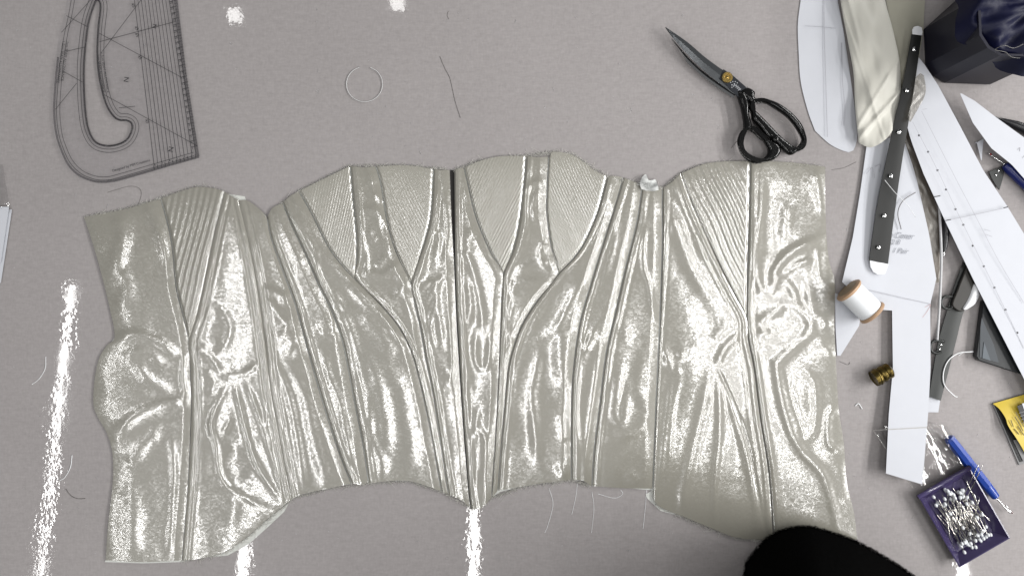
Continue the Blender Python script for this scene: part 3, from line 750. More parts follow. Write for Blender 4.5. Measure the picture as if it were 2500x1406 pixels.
def blade_geo(pts_top, pts_bot, z_top, z_edge, th):
    n = 24; A, B = resample(pts_top, n), resample(pts_bot, n); V = []
    for a, b in zip(A, B):
        m_ = a * .55 + b * .45
        V += [P(*a, z_top), P(*m_, z_top + 0.0006), P(*b, z_edge), P(*b, z_edge - th), P(*a, z_top - th)]
    F = []
    for i in range(n - 1):
        for k in range(5):
            l = (k + 1) % 5
            F.append([i * 5 + k, (i + 1) * 5 + k, (i + 1) * 5 + l, i * 5 + l])
    F += [list(range(5))[::-1], [(n - 1) * 5 + k for k in range(5)]]
    return V, F
V, F = blade_geo([(1624,66),(1640,77),(1680,105),(1722,141),(1765,172),(1790,187),(1815,208),(1838,229)], [(1625,70),(1647,99),(1687,143),(1726,180),(1766,211),(1790,229),(1800,236),(1812,243)], 0.0125, 0.0115, 0.0022)
mesh('blade', V, F, BLADE, sh, False)
V, F = blade_geo([(1640,94),(1684,145),(1724,181),(1766,211),(1796,230)], [(1639,97),(1672,147),(1711,184),(1750,213),(1790,240)], 0.0082, 0.0062, 0.002)
mesh('blade', V, F, mat('polished_blade', (0.5, 0.5, 0.5, 1), 0.14, 1.0, noise=(60, 0.1)), sh, False)
plate('pivot_shoulder', [(1766,170),(1790,186),(1838,228),(1836,246),(1800,236),(1772,208),(1755,193)], 0.0126, 0.0006, mat('blackened_steel', (0.02, 0.022, 0.027, 1), 0.35, 0.4, noise=(80, 0.3)), sh, bevel=0.0002, smooth_outline=False)
lathe('pivot_screw', [(0.0066, 0), (0.0066, 0.0012), (0.0058, 0.0019), (0.0040, 0.0019), (0.0036, 0.0013), (0.0018, 0.0013), (0.0014, 0.0022), (0.0003, 0.0024)], Matrix.Translation(P(1775, 190, 0.0131)), BRASS, sh, 28)
for (x, y, r) in [(1784,202,1.3),(1789,200,1.3),(1795,200,1.3),(1800,203,1.3),(1787,208,1.6),(1793,206,1.8),(1791,211,1.4),(1787,214,1.3)]:
    lathe('etched_mark', [(r * S, 0), (r * S, 0.00004)], Matrix.Translation(P(x, y, 0.01325)), ETCH, sh, 8, False)
for a, b in [((1793,210),(1799,208)),((1796,214),(1803,211)),((1799,217),(1806,214)),((1802,221),(1809,217)),((1797,209),(1808,220)),((1801,228),(1818,226))]:
    ribbon('etched_mark', [a, b], 1.4, 0.0133, ETCH, sh, smooth=False)
for a, b in [((1796,242),(1808,276)),((1805,262),(1817,300))]:
    pass

# ------------------------------------------------------------------ paper pattern pieces
def paper(name, L, R, T, B, zf, label, parent=None, nu=14, nv=60, m=PAPER, cat='pattern paper', group=None, thick=0.0003):
    xy = coons(L, R, T, B, nu, nv)
    u = np.linspace(0, 1, nu)[None] + 0 * xy[..., 0]; v = np.linspace(0, 1, nv)[:, None] + 0 * xy[..., 0]
    o = sheet(name, xy, zf(u, v), m, parent, thick)
    return tag(o, label, cat, group) if label else o

def pencil(pts, z, parent, w=1.3, m=PENCIL, name='pencil_line', smooth=True):
    return ribbon(name, pts, w, z, m, parent, smooth)

# rounded pattern piece beside the shears
pp = empty('pattern_piece', P(2020, 200, 0), 'rounded white paper pattern piece nearest the shears with two pencil lines', 'pattern paper', 'paper pattern pieces')
paper('paper_sheet', [(1962,-60),(1955,0),(1948,60),(1950,130),(1955,200),(1972,270),(1990,320)], [(2036,-60),(2045,0),(2060,80),(2075,180),(2088,270),(2094,320)], [(1962,-60),(2036,-60)], [(1990,320),(2030,355),(2075,372),(2090,352),(2094,320)], lambda u, v: 0.0012 + 0.002 * u * (1 - v), None, pp)
pencil([(2012,-40),(2012,60),(2016,200),(2020,335)], 0.0033, pp)
pencil([(2055,105),(2057,200),(2063,270),(2060,308)], 0.0034, pp)
pencil([(1966,64),(2000,66),(2040,70)], 0.0034, pp, 0.9)

# strip with handwriting
pa = empty('pattern_piece', P(2200, 700, 0), 'long white paper pattern piece with pencil handwriting under the studded busk', 'pattern paper', 'paper pattern pieces')
za = lambda u, v: 0.0045 + 0.010 * np.clip(v - 0.35, 0, 1) + 0.002 * np.sin(u * 3.1)
AL = [(2118,340),(2100,470),(2082,580),(2056,688),(2090,722),(2150,756),(2178,758),(2180,900),(2170,1010),(2163,1155)]
AR = [(2205,335),(2235,425),(2268,570),(2286,680),(2271,745),(2272,900),(2266,1010),(2252,1182)]
def straight(p, n): return [tuple(q) for q in resample(p, n, False)]
def split_sheet(name, parts, zf, parent, m=PAPER, thick=0.0003):
    """one sheet from stacked patches sharing edges: list of (L, R) polylines, top to bottom"""
    rows = []
    for L, R, nv in parts:
        a, b = resample(L, nv, False), resample(R, nv, False)
        u = np.linspace(0, 1, 12)[None, :, None]
        rows.append((1 - u) * a[:, None] + u * b[:, None])
    xy = np.concatenate([rows[0]] + [r[1:] for r in rows[1:]], 0)
    return sheet(name, xy, zf(xy[..., 0], xy[..., 1]), m, parent, thick)
zA = lambda x, y: 0.0045 + 0.010 * np.clip((y - 620) / 500, 0, 1) + 0.0012 * np.sin(y / 90.0)
split_sheet('paper_sheet', [([(2118,340),(2100,470),(2082,580),(2056,688)], [(2205,335),(2235,425),(2268,570),(2286,680)], 40),
                            ([(2056,688),(2090,722),(2150,756),(2178,758)], [(2286,680),(2278,715),(2273,735),(2271,745)], 14),
                            ([(2178,758),(2180,900),(2170,1010),(2163,1155)], [(2271,745),(2272,900),(2266,1010),(2252,1182)], 50)], zA, pa)
pencil([(2112,706),(2190,724),(2272,742)], 0.0088, pa)
HAND = mat('pencil_writing', (0.26, 0.27, 0.30, 1), 0.7, noise=(900, 0.3))
text('pencil_writing', 'e Cener', 2200, 576, 0.0062, 21, math.radians(-4), HAND, pa, 0.45, 0.85)
text('pencil_writing', '2 8', 2186, 592, 0.0062, 17, math.radians(0), HAND, pa, 0.3)
text('pencil_writing', '1 Pair', 2197, 613, 0.0062, 18, math.radians(-4), HAND, pa, 0.45, 0.9)
pencil([(2137,407),(2150,402),(2147,420)], 0.0056, pa, 1.2); pencil([(2115,425),(2130,410),(2135,435)], 0.0056, pa, 1.2)
pencil([(2258,750),(2272,744),(2262,762),(2252,775)], 0.0086, pa, 1.0, mat('red_pencil', (0.45, 0.3, 0.3, 1), 0.7, noise=(500, 0.2)))

# strip with dots
pb = empty('pattern_piece', P(2370, 560, 0), 'white paper pattern strip with a row of black dots running off the right edge', 'pattern paper', 'paper pattern pieces')
zB = lambda x, y: 0.010 + 0.006 * np.clip((y - 300) / 500, 0, 1)
split_sheet('paper_sheet', [([(2238,135),(2205,275),(2225,345),(2255,425)], [(2257,158),(2290,208),(2345,310),(2400,415)], 24),
                            ([(2255,425),(2310,545),(2380,690),(2490,905),(2540,1000)], [(2400,415),(2460,505),(2530,620),(2640,800),(2700,900)], 40)], zB, pb)
def dot(x, y, r, z, m, parent, name='ink_dot'):
    return lathe(name, [(r * S, 0), (r * S, 0.00003)], Matrix.Translation(P(x, y, z)), m, parent, 10, False)
for (x, y) in [(2244,331),(2266,371),(2289,416),(2310,463),(2333,511),(2352,549),(2375,600),(2402,650),(2428,702),(2455,756),(2484,812)]:
    dot(x, y, 2.6, zB(x, y) + 0.0002, BLACKINK, pb)
pencil([(2228,298),(2289,416),(2350,545),(2428,702),(2500,850)], 0.0166, pb, 1.0)
pencil([(2250,272),(2330,430),(2380,525),(2440,640),(2500,740)], 0.0166, pb, 1.0)
pencil([(2252,268),(2263,266)], 0.0168, pb, 1.0); pencil([(2312,538),(2380,524),(2462,506)], 0.0166, pb, 1.4)
pencil([(2402,560),(2418,564)], 0.0168, pb, 1.2); pencil([(2406,572),(2422,578)], 0.0168, pb, 1.2)
for a, b in [((2280,481),(2296,478)), ((2308,539),(2322,536)), ((2450,508),(2461,505))]:
    ribbon('ink_notch', [a, b], 2.2, 0.0168, BLACKINK, pb, smooth=False)

pc = empty('pattern_piece', P(2430, 330, 0), 'pointed white paper pattern piece at the right edge above the dotted strip', 'pattern paper', 'paper pattern pieces')
split_sheet('paper_sheet', [([(2344,229),(2375,300),(2420,362),(2470,402),(2500,436),(2580,520)], [(2348,229),(2380,247),(2432,287),(2500,336),(2560,380),(2640,440)], 40)], lambda x, y: 0.016 + 0 * x, pc)
pencil([(2484,366),(2490,361),(2489,370)], 0.0163, pc)
pencil([(2496,386),(2502,380)], 0.0163, pc)

tag(split_sheet('pattern_piece', [([(2038,715),(2040,800),(2044,868)], [(2075,730),(2102,788),(2052,868)], 12)], lambda x, y: 0.0012 + 0 * x, None), 'small white paper corner showing under the thread spool', 'pattern paper', 'paper pattern pieces')
tag(split_sheet('pattern_piece', [([(2268,960),(2266,985),(2264,1006)], [(2298,960),(2294,985),(2291,1006)], 8)], lambda x, y: 0.0022 + 0 * x, None), 'short white paper end below the looped busk', 'pattern paper', 'paper pattern pieces')
tag(split_sheet('pattern_piece', [([(2379,352),(2384,346),(2395,390)], [(2402,338),(2399,360),(2397,392)], 8)], lambda x, y: 0.004 + 0 * x, None), 'tiny white paper scrap tip peeking out between dotted strip and pointed piece', 'pattern paper')

ps = empty('paper_sheet', P(5, 590, 0), 'top white sheet of the paper pile cut off by the left edge', 'paper', 'paper pile at the left edge')
split_sheet('sheet', [([(-60,505),(-60,700)], [(22,505),(2,640)], 8)], lambda x, y: 0.004 + 0 * x, ps)
ps2 = tag(split_sheet('paper_sheet', [([(-60,507),(-60,720)], [(29,512),(2,690)], 8)], lambda x, y: 0.002 + 0 * x, None), 'lower white sheet of the paper pile showing a sliver at the left edge', 'paper', 'paper pile at the left edge')

# ------------------------------------------------------------------ cream cloth pieces top right
CREAM = mat('cream_cloth', (0.54, 0.53, 0.475, 1), 0.5, spec=0.5, noise=(30, 0.05), bump=(900, 0.00003), sheen=0.3)
KHAKI = mat('pale_khaki_cloth', (0.31, 0.30, 0.245, 1), 0.7, noise=(40, 0.06), bump=(900, 0.00003))
nu, nv = 40, 100
xy = coons([(2046,-60),(2055,20),(2072,110),(2084,180),(2088,260),(2097,350)], [(2150,-60),(2163,10),(2180,75),(2196,150),(2199,230),(2190,300)], [(2046,-60),(2150,-60)], [(2097,350),(2128,360),(2165,338),(2190,300)], nu, nv)
X, Y = xy[..., 0], xy[..., 1]
u = np.linspace(0, 1, nu)[None] + 0 * X; v = np.linspace(0, 1, nv)[:, None] + 0 * X
z = 0.009 + 0.006 * np.sin(math.pi * np.clip(u, 0, 1)) ** 0.6 + 0.0016 * np.sin(X / 17 + Y / 29) + 0.0011 * np.sin(X / 11 - Y / 21 + 1) + 0.0028 * np.exp(-((X + 0.9 * Y - 2400) / 7) ** 2) * np.clip((v - .4) * 4, 0, 1) + 0.0016 * np.exp(-((X + 0.62 * Y - 2285) / 5) ** 2) * np.clip((v - .35) * 4, 0, 1)
z += 0.0016 * np.exp(-((X - 0.25 * Y - 2072) / 6) ** 2) * np.clip((.75 - v) * 4, 0, 1) + 0.0010 * np.exp(-((X - 0.32 * Y - 2050) / 4) ** 2) + 0.0003 * noise_field(X.shape, 3.0, 16, 34)
sc_ = empty('cloth_piece', P(2120, 180, 0), 'cream satin cloth strip lying rumpled beside the rounded pattern piece', 'cloth', 'cloth scraps at the top right')
sheet('cloth', xy, z, CREAM, sc_, 0.0006)
fray('fraying', [[(2163,10),(2180,75),(2196,150),(2199,230)]], 0.5, 6, 18, 0.00012, FRAY, sc_)
tag(sheet('cloth_piece', coons([(2150,-60),(2175,60),(2195,150),(2200,250)], [(2262,-60),(2256,40),(2252,90),(2225,250)], [(2150,-60),(2262,-60)], [(2200,250),(2225,250)], 16, 40), 0.003 + 0.0008 * np.random.default_rng(3).random((40, 16)), KHAKI, None, 0.0006), 'flat khaki cloth piece half hidden behind the studded busk', 'cloth', 'cloth scraps at the top right')
# sheer crumpled scrap by the busk and sheer ribbon below
def crumple(name, L, R, T, B, z0, amp, m, label, cat, group=None, nu=20, nv=30, seed=1):
    xy = coons(L, R, T, B, nu, nv); r = np.random.default_rng(seed)
    zz = z0 + amp * (np.abs(np.sin(xy[..., 0] / 7 + np.sin(xy[..., 1] / 13) * 2)) + 0.5 * r.random((nv, nu)))
    return tag(sheet(name, xy, zz, m, None, 0.0002), label, cat, group)
crumple('sheer_scrap', [(2236,190),(2228,240),(2215,290)], [(2256,185),(2259,230),(2228,290)], [(2236,190),(2246,180),(2256,185)], [(2215,290),(2222,298),(2228,290)], 0.018, 0.002, SHEER, 'small crumpled sheer scrap on the paper right of the studded busk', 'cloth', 'cloth scraps at the top right')
crumple('sheer_ribbon', [(2196,310),(2218,370),(2246,470),(2268,590),(2282,690)], [(2210,305),(2246,380),(2280,470),(2296,590),(2296,690)], [(2196,310),(2210,305)], [(2282,690),(2296,690)], 0.003, 0.0008, SHEER, 'sheer beige ribbon lying in the gap between the two paper strips', 'ribbon', None, 10, 60)

# ------------------------------------------------------------------ corset busks
b1 = empty('studded_busk', P(2190, 360, 0), 'dark steel corset busk with shiny studs and white dipped ends', 'busk', 'corset busk halves')
zb = 0.0145
def strip_xy(L, R, nv=40, nu=6): return coons(L, R, [L[0], R[0]], [L[-1], R[-1]], nu, nv)
def bz(y): return 0.0195 - 0.010 * np.clip((y - 60) / 600, 0, 1)
L_, R_ = [(2226,84),(2203,215),(2183,300),(2160,410),(2142,500),(2122,636)], [(2250,88),(2232,215),(2218,300),(2200,410),(2187,500),(2168,645)]
xy = strip_xy(L_, R_, 50)
sheet('steel_strip', xy, bz(xy[..., 1]) + 0.0005 * np.sin(np.linspace(0, math.pi, 6))[None], mat('black_coated_steel', (0.012, 0.0125, 0.012, 1), 0.38, 0.2, noise=(40, 0.25), bump=(500, 0.00001)), b1, 0.0012)
plate('dipped_end', [(2227,85),(2226,74),(2230,67),(2240,65),(2249,69),(2251,79),(2250,88)], 0.0185, 0.0018, WHITEPL, b1, bevel=0.0004, smooth_outline=False)
plate('dipped_end', [(2122,636),(2124,652),(2131,664),(2143,671),(2160,668),(2168,645),(2145,640)], 0.0085, 0.0018, WHITEPL, b1, bevel=0.0004, smooth_outline=False)
for (x, y) in [(2230,122),(2212,222),(2193,323),(2173,430),(2157,527),(2143,604)]:
    zz = float(bz(y)) + 0.0004
    lathe('stud', [(0.0011, 0), (0.0011, 0.0016), (0.0025, 0.0022), (0.0026, 0.0029), (0.0016, 0.0036), (0.0003, 0.0038)], Matrix.Translation(P(x, y, zz)), STEEL, b1, 16)

b2 = empty('looped_busk', P(2310, 850, 0), 'dark steel corset busk with riveted loops below the sheer ribbon', 'busk', 'corset busk halves')
L_, R_ = [(2352,640),(2330,700),(2312,760),(2290,840),(2268,968)], [(2392,650),(2372,710),(2350,770),(2330,850),(2297,978)]
xy = strip_xy(L_, R_, 40)
sheet('steel_strip', xy, 0.0050 + 0 * xy[..., 0] + 0.0005 * np.sin(np.linspace(0, math.pi, 6))[None], GREYSTEEL, b2, 0.0012)
for (x, y, an) in [(2311,738,0), (2284,846,0)]:
    ring = [(x + 13 * math.cos(a), y + 15 * math.sin(a)) for a in np.linspace(0.4, 5.9, 9)]
    tube('loop', [(x + 22, y - 12)] + [(x + 10, y - 14), (x - 6, y - 13), (x - 12, y - 2), (x - 9, y + 11), (x + 2, y + 16), (x + 14, y + 13)], 0.0016, GREYSTEEL, b2, z=0.0060)
for (x, y) in [(2329,737),(2325,748),(2297,841),(2293,853)]:
    lathe('rivet', [(0.0014, 0), (0.0013, 0.0007), (0.0008, 0.0011), (0.0002, 0.0012)], Matrix.Translation(P(x, y, 0.0056)), STEEL, b2, 12)

# ------------------------------------------------------------------ tools lying between the papers
KNIFE = mat('dark_horn_plastic', (0.022, 0.020, 0.017, 1), 0.4, noise=(30, 0.4))
bn = empty('wide_dark_tool', P(2350, 710, 0), 'dark flat rounded tool lying across the looped busk', 'tool')
plate('tool_body', [(2335,706),(2345,680),(2365,640),(2385,650),(2382,690),(2368,735),(2348,760),(2330,755),(2322,740)], 0.0066, 0.0035, KNIFE, bn, bevel=0.0012, shade=True)
bc = empty('paper_curl', P(2370, 725, 0), 'small white curled paper edge beside the dark flat tool', 'paper')
sheet('curl', coons([(2374,690),(2362,725),(2348,752)], [(2392,720),(2380,742),(2362,755)], [(2374,690),(2385,700),(2392,720)], [(2348,752),(2355,756),(2362,755)], 12, 16), 0.0085 + 0.004 * np.sin(np.linspace(0, math.pi, 12))[None] + np.zeros((16, 1)), WHITEPL, bc, 0.0003)
tag(tube('plastic_boning', [(2292,490,.0065),(2296,560,.0065),(2298,640,.0065),(2294,740,.0068),(2288,830,.0068)], 0.0016, mat('frosted_plastic', (0.45, 0.45, 0.46, 1), 0.5, noise=(80, 0.05)), None, seg=8), 'thin white plastic boning strip in the gap between the paper strips', 'boning')
pen = empty('ballpoint_pen', P(2310, 560, 0), 'black pen with silver tip poking from under the dotted paper strip', 'pen')
p0, p1 = Vector(P(2304, 627, 0.0055)), Vector(P(2318, 450, 0.0055))
Mx = axis_matrix(p0, p1 - p0)
lathe('tip', [(0.0003, 0), (0.0008, 0.001), (0.0014, 0.0055)], Mx, STEEL, pen, 14)
lathe('barrel', [(0.0015, 0.0055), (0.0032, 0.013), (0.0048, 0.030), (0.0050, 0.075), (0.0048, 0.088)], Mx, mat('black_plastic', (0.012, 0.012, 0.014, 1), 0.3, noise=(50, 0.2)), pen, 18)

cs = empty('dark_case', P(2440, 850, 0), 'dark grey plastic case wedged under the dotted paper strip', 'case')
CASE = mat('dark_grey_plastic', (0.014, 0.016, 0.018, 1), 0.35, noise=(25, 0.25), bump=(400, 0.00002))
plate('case_body', [(2392,735),(2374,868),(2380,878),(2486,912),(2560,940),(2600,800),(2470,730)], 0.0005, 0.009, CASE, cs, bevel=0.0008, smooth_outline=False)
plate('case_window', [(2396,776),(2393,800),(2391,872),(2412,878),(2438,885),(2425,840)], 0.0094, 0.0006, mat('smoky_plastic', (0.055, 0.062, 0.07, 1), 0.3, noise=(25, 0.2)), cs, smooth_outline=False)
plate('case_window', [(2402,835),(2398,874),(2418,880)], 0.0101, 0.0005, mat('pale_smoky_plastic', (0.10, 0.115, 0.13, 1), 0.3, noise=(25, 0.2)), cs, smooth_outline=False)

# second seam ripper and neighbours peeking at the right edge
BLUE = mat('blue_plastic', (0.012, 0.045, 0.27, 1), 0.28, noise=(60, 0.12), spec=0.5, bump=(300, 0.00002))
NAVYPL = mat('navy_plastic', (0.010, 0.016, 0.11, 1), 0.3, noise=(60, 0.15))
r2 = empty('seam_ripper', P(2480, 420, 0), 'navy handled seam ripper half hidden under the pointed paper piece', 'seam ripper', 'seam rippers')
p0, p1 = Vector(P(2452, 402, 0.006)), Vector(P(2545, 490, 0.006)); Mx = axis_matrix(p0, p1 - p0)
lathe('handle', [(0.002, 0), (0.0045, 0.001), (0.006, 0.008), (0.0062, 0.05), (0.004, 0.06)], Mx, NAVYPL, r2, 16)
tube('needle', [(2412,374,.005),(2432,388,.0055),(2456,404,.006)], 0.0007, STEEL, r2)
lathe('needle_bead', [(0.0003, 0), (0.0013, 0.0008), (0.0003, 0.002)], Matrix.Translation(P(2418, 377, 0.0052)), mat('red_plastic', (0.25, 0.02, 0.02, 1), 0.35, noise=(100, 0.1)), r2, 10)
b3 = empty('busk_end', P(2428, 430, 0), 'grey steel busk end with two rivets between dotted strip and navy ripper', 'busk')
sheet('steel_strip', strip_xy([(2415,420),(2424,440),(2438,462)], [(2452,404),(2450,430),(2440,464)], 8), np.full((8, 6), 0.0035), GREYSTEEL, b3, 0.0012)
for x, y in [(2437,416),(2431,427)]:
    lathe('rivet', [(0.0012, 0), (0.0011, 0.0007), (0.0002, 0.0011)], Matrix.Translation(P(x, y, 0.0036)), STEEL, b3, 12)
blk = empty('thin_black_tool', P(2480, 305, 0), 'slim pointed black tool under the upper edge of the pointed paper', 'tool')
V, F = tube_geo([P(2430, 286, .004), P(2450, 294, .005), P(2480, 306, .006), P(2540, 332, .006), P(2600, 360, .006)], [.0004, .0025, .0055, .0075, .0075], 10)
mesh('shaft', V, F, mat('black_plastic', (0, 0, 0, 1)), blk)

# ------------------------------------------------------------------ navy bin with a crumpled bag
NAVY = mat('dark_navy_plastic', (0.0075, 0.0075, 0.017, 1), 0.45, spec=0.3, noise=(18, 0.25), bump=(120, 0.00004))
BAG = mat('navy_film', (0.003, 0.004, 0.022, 1), 0.5, noise=(40, 0.3), bump=(60, 0.0003), spec=0.25)
bx = empty('navy_bin', P(2400, 90, 0), 'dark navy faceted bin at the top right corner holding a crumpled bag', 'bin')
base = np.array([(2252,74),(2256,160),(2274,188),(2302,205),(2412,209),(2512,150),(2570,40),(2530,-70),(2420,-90),(2340,-5)], float)
HB = 0.115
c0 = base.mean(0)
def ring(k, z, sc): return [((x - 1250) * S, (703 - y) * S, z) for x, y in (c0 + (base - c0) * sc)]
rings = [ring(0, 0.0005, 0.985), ring(0, 0.004, 1.0), ring(0, HB * .5, 0.985), ring(0, HB, 0.97), ring(0, HB, 0.93), ring(0, 0.02, 0.90)]
V = [p for r in rings for p in r]; n = len(base)
F = [[i * n + k, i * n + (k + 1) % n, (i + 1) * n + (k + 1) % n, (i + 1) * n + k] for i in range(len(rings) - 1) for k in range(n)] + [[(len(rings) - 1) * n + k for k in range(n)], list(reversed(range(n)))]
mesh('bin_wall', V, F, NAVY, bx, False)
bag = empty('plastic_bag', P(2440, 40, 0.1), 'crumpled dark blue plastic bag stuffed in the navy bin and hanging over its rim', 'bag')
g = 40; r_ = np.random.default_rng(5); V = []
for j in range(g):
    for i in range(g * 2):
        a = 2 * math.pi * i / (g * 2); rr = j / (g - 1)
        q = c0 + np.array([math.cos(a) * 150, math.sin(a) * 138]) * (rr * (1.02 + 0.05 * math.sin(5 * a) + 0.03 * math.sin(11 * a + 2)))
        zz = HB - 0.004 + 0.008 * (1 - rr ** 3) + 0.005 * math.sin(9 * a + 6 * rr) * rr + 0.003 * math.sin(17 * a - 9 * rr) * rr + r_.normal(0, .0002) - 0.02 * max(0, rr - .88) / .12
        V.append(((q[0] - 1250) * S, (703 - q[1]) * S, zz))
W = g * 2
F = [[j * W + i, j * W + (i + 1) % W, (j + 1) * W + (i + 1) % W, (j + 1) * W + i] for j in range(g - 1) for i in range(W)]
mesh('film', V, F, BAG, bag)
tube('film_edge', [(2500,143,.112),(2470,140,.114),(2455,128,.118),(2430,122,.119),(2452,112,.122),(2475,118,.12),(2500,108,.12)], 0.0005, SHEER, bag)

# ------------------------------------------------------------------ thread spool
sp = empty('thread_spool', P(2102, 735, 0), 'spool of white thread with wooden ends lying on its side', 'thread spool')
WOOD = mat('pale_wood', (0.40, 0.26, 0.16, 1), 0.55, noise=(120, 0.2), bump=(300, 0.00004))
WOODFACE = mat('wood_end_face', (0.30, 0.22, 0.14, 1), 0.6, noise=(90, 0.3))
pA, pB = Vector(P(2070, 706, 0.0175)), Vector(P(2132, 766, 0.0175))
Mx = axis_matrix(pA, pB - pA); Ls = (pB - pA).length
lathe('wooden_end', [(0.004, -0.0005), (0.0155, -0.0005), (0.0172, 0.0008), (0.0172, 0.0026), (0.0160, 0.0042), (0.009, 0.0043)], Mx, WOOD, sp, 40)
lathe('end_label', [(0.0035, -0.0009), (0.0128, -0.0009), (0.0128, -0.0004), (0.0035, -0.0004)], Mx, WOODFACE, sp, 32)
lathe('wooden_end', [(0.009, Ls - 0.0043), (0.0160, Ls - 0.0042), (0.0172, Ls - 0.0026), (0.0172, Ls - 0.0008), (0.0155, Ls + 0.0005), (0.004, Ls + 0.0005)], Mx, WOOD, sp, 40)
prof = []
nt_ = 46
for i in range(nt_):
    h = 0.0044 + (Ls - 0.0088) * i / (nt_ - 1)
    prof.append((0.0150 + 0.00045 * math.sin(math.pi * i / (nt_ - 1)) + (0.00012 if i % 2 else 0), h))
lathe('wound_thread', prof, Mx, mat('glossy_white_thread', (0.74, 0.76, 0.78, 1), 0.4, spec=0.4, noise=(250, 0.05)), sp, 40)

# ------------------------------------------------------------------ brass thimble-like part
OLDBR = mat('tarnished_brass', (0.13, 0.095, 0.03, 1), 0.3, 1.0, noise=(180, 0.5))
th = empty('brass_fitting', P(2150, 915, 0), 'small tarnished brass ridged fitting beside the paper strip', 'fitting')
pA, pB = Vector(P(2134, 924, 0.010)), Vector(P(2178, 900, 0.010)); Mx = axis_matrix(pA, pB - pA)
lathe('ridged_barrel', [(0.002, 0.0005), (0.0088, 0.0005), (0.0098, -0.0006), (0.0102, 0.002), (0.0102, 0.007), (0.0088, 0.0085), (0.0100, 0.010), (0.0100, 0.014), (0.0086, 0.0155), (0.0096, 0.017), (0.0096, 0.021), (0.007, 0.023)], Mx, OLDBR, th, 28)
lathe('collar', [(0.0104, 0.0035), (0.0108, 0.0042), (0.0108, 0.0052), (0.0104, 0.0059)], Mx, OLDBR, th, 28)

# ------------------------------------------------------------------ yellow card packet
yp = empty('yellow_packet', P(2470, 1050, 0), 'yellow and black card packet cut off by the right edge', 'packet')
YEL = mat('yellow_card', (0.50, 0.37, 0.035, 1), 0.4, noise=(40, 0.1))
CARD = mat('grey_card', (0.20, 0.20, 0.20, 1), 0.7, noise=(60, 0.15))
plate('back_card', [(2421,984),(2500,960),(2600,930),(2640,1080),(2487,1134)], 0.0006, 0.0012, CARD, yp, smooth_outline=False)
plate('black_insert', [(2427,988),(2500,968),(2600,940),(2630,1075),(2490,1127)], 0.0019, 0.0008, mat('black_card', (0.010, 0.010, 0.010, 1), 0.6, noise=(60, 0.3)), yp, smooth_outline=False)
xy = coons([(2424,985),(2440,998),(2455,1020),(2462,1040),(2485,1075),(2505,1110)], [(2600,935),(2610,960),(2615,990),(2620,1020),(2625,1050),(2630,1080)], [(2424,985),(2500,963),(2600,935)], [(2505,1110),(2630,1080)], 24, 30)
vv = np.linspace(0, 1, 30)[:, None]; uu = np.linspace(0, 1, 24)[None]
zc = 0.0034 + 0.007 * np.sin(math.pi * np.clip(vv * 0.9, 0, 1)) * (1 - 0.5 * uu)
sheet('yellow_cover', xy, zc, YEL, yp, 0.0004)
plate('printed_block', [(2483,991),(2500,984),(2512,982),(2512,1040),(2500,1032)], 0.0112, 0.0002, BLACKINK, yp, smooth_outline=False)
plate('printed_patch', [(2495,985),(2512,980),(2512,1003),(2500,1000)], 0.0116, 0.0002, PAPER, yp, smooth_outline=False)
for i in range(4):
    ribbon('printed_stripe', [(2488 + i * 3, 1008 + i * 8), (2512, 1000 + i * 8)], 1.4, 0.0117, CARD, yp, smooth=False)
INKB = mat('brown_ink', (0.10, 0.075, 0.012, 1), 0.6, noise=(300, 0.4))
for a, b in [((2480,1005),(2500,1042)), ((2478,1017),(2498,1052)), ((2468,1025),(2474,1042)), ((2476,1046),(2488,1060)), ((2484,1040),(2500,1062))]:
    ribbon('printed_line', [a, b], 2.4, 0.0112, INKB, yp, smooth=False)
plate('staple_card', [(2473,1074),(2482,1072),(2505,1112),(2498,1126)], 0.0029, 0.0006, CARD, yp, smooth_outline=False)

# ------------------------------------------------------------------ pin tray, lid and pins
PURPLE = mat('translucent_purple_plastic', (0.040, 0.031, 0.082, 1), 0.2, noise=(50, 0.2), spec=0.6, trans=0.0)
tray = empty('pin_tray', P(2362, 1262, 0), 'purple plastic pin tray with its clear lid folded open', 'tray')
tc0 = np.array([2356, 1263.]); e1 = np.array([0.5, 0.866]); e2 = np.array([0.866, -0.5])
def tq(a, b, z): 
    q = tc0 + e1 * a + e2 * b
    return ((q[0] - 1250) * S * 0.985, (703 - q[1]) * S * 0.985, z)
def rect(a, b, z): return [tq(-a, -b, z), tq(-a, b, z), tq(a, b, z), tq(a, -b, z)]
rings = [rect(90, 62, 0.0006), rect(100, 72, 0.0135), rect(97, 69, 0.0138), rect(76, 50, 0.0030)]
V = [p for r in rings for p in r]
F = [[i * 4 + k, i * 4 + (k + 1) % 4, (i + 1) * 4 + (k + 1) % 4, (i + 1) * 4 + k] for i in range(3) for k in range(4)] + [[12, 13, 14, 15], [3, 2, 1, 0]]
mesh('tray_body', V, F, PURPLE, tray, False)
V, F = tube_geo([tq(-99, -74, .0135), tq(-101, 0, .0145), tq(-99, 74, .0135)], 0.0028, 10); mesh('hinge', V, F, PURPLE, tray)
lid = sheet('clear_lid', coons([(2230,1192),(2180,1120),(2132,1050)], [(2370,1148),(2350,1105),(2312,1040)], [(2230,1192),(2300,1172),(2370,1148)], [(2132,1050),(2220,1022),(2312,1040)], 24, 24), 0.006 + 0.0018 * np.random.default_rng(8).random((24, 24)) + 0.004 * np.sin(np.linspace(0, 9, 24))[None] ** 2, FILM, tray, 0.0008)
for a, b in [((2132,1050),(2230,1192)), ((2312,1040),(2370,1148)), ((2132,1050),(2312,1040))]:
    ribbon('lid_rim', [a, b], 2.5, 0.0125, SHEER, tray, smooth=False)
PINHEAD = mat('white_pinhead', (0.62, 0.64, 0.66, 1), 0.25, noise=(200, 0.06))
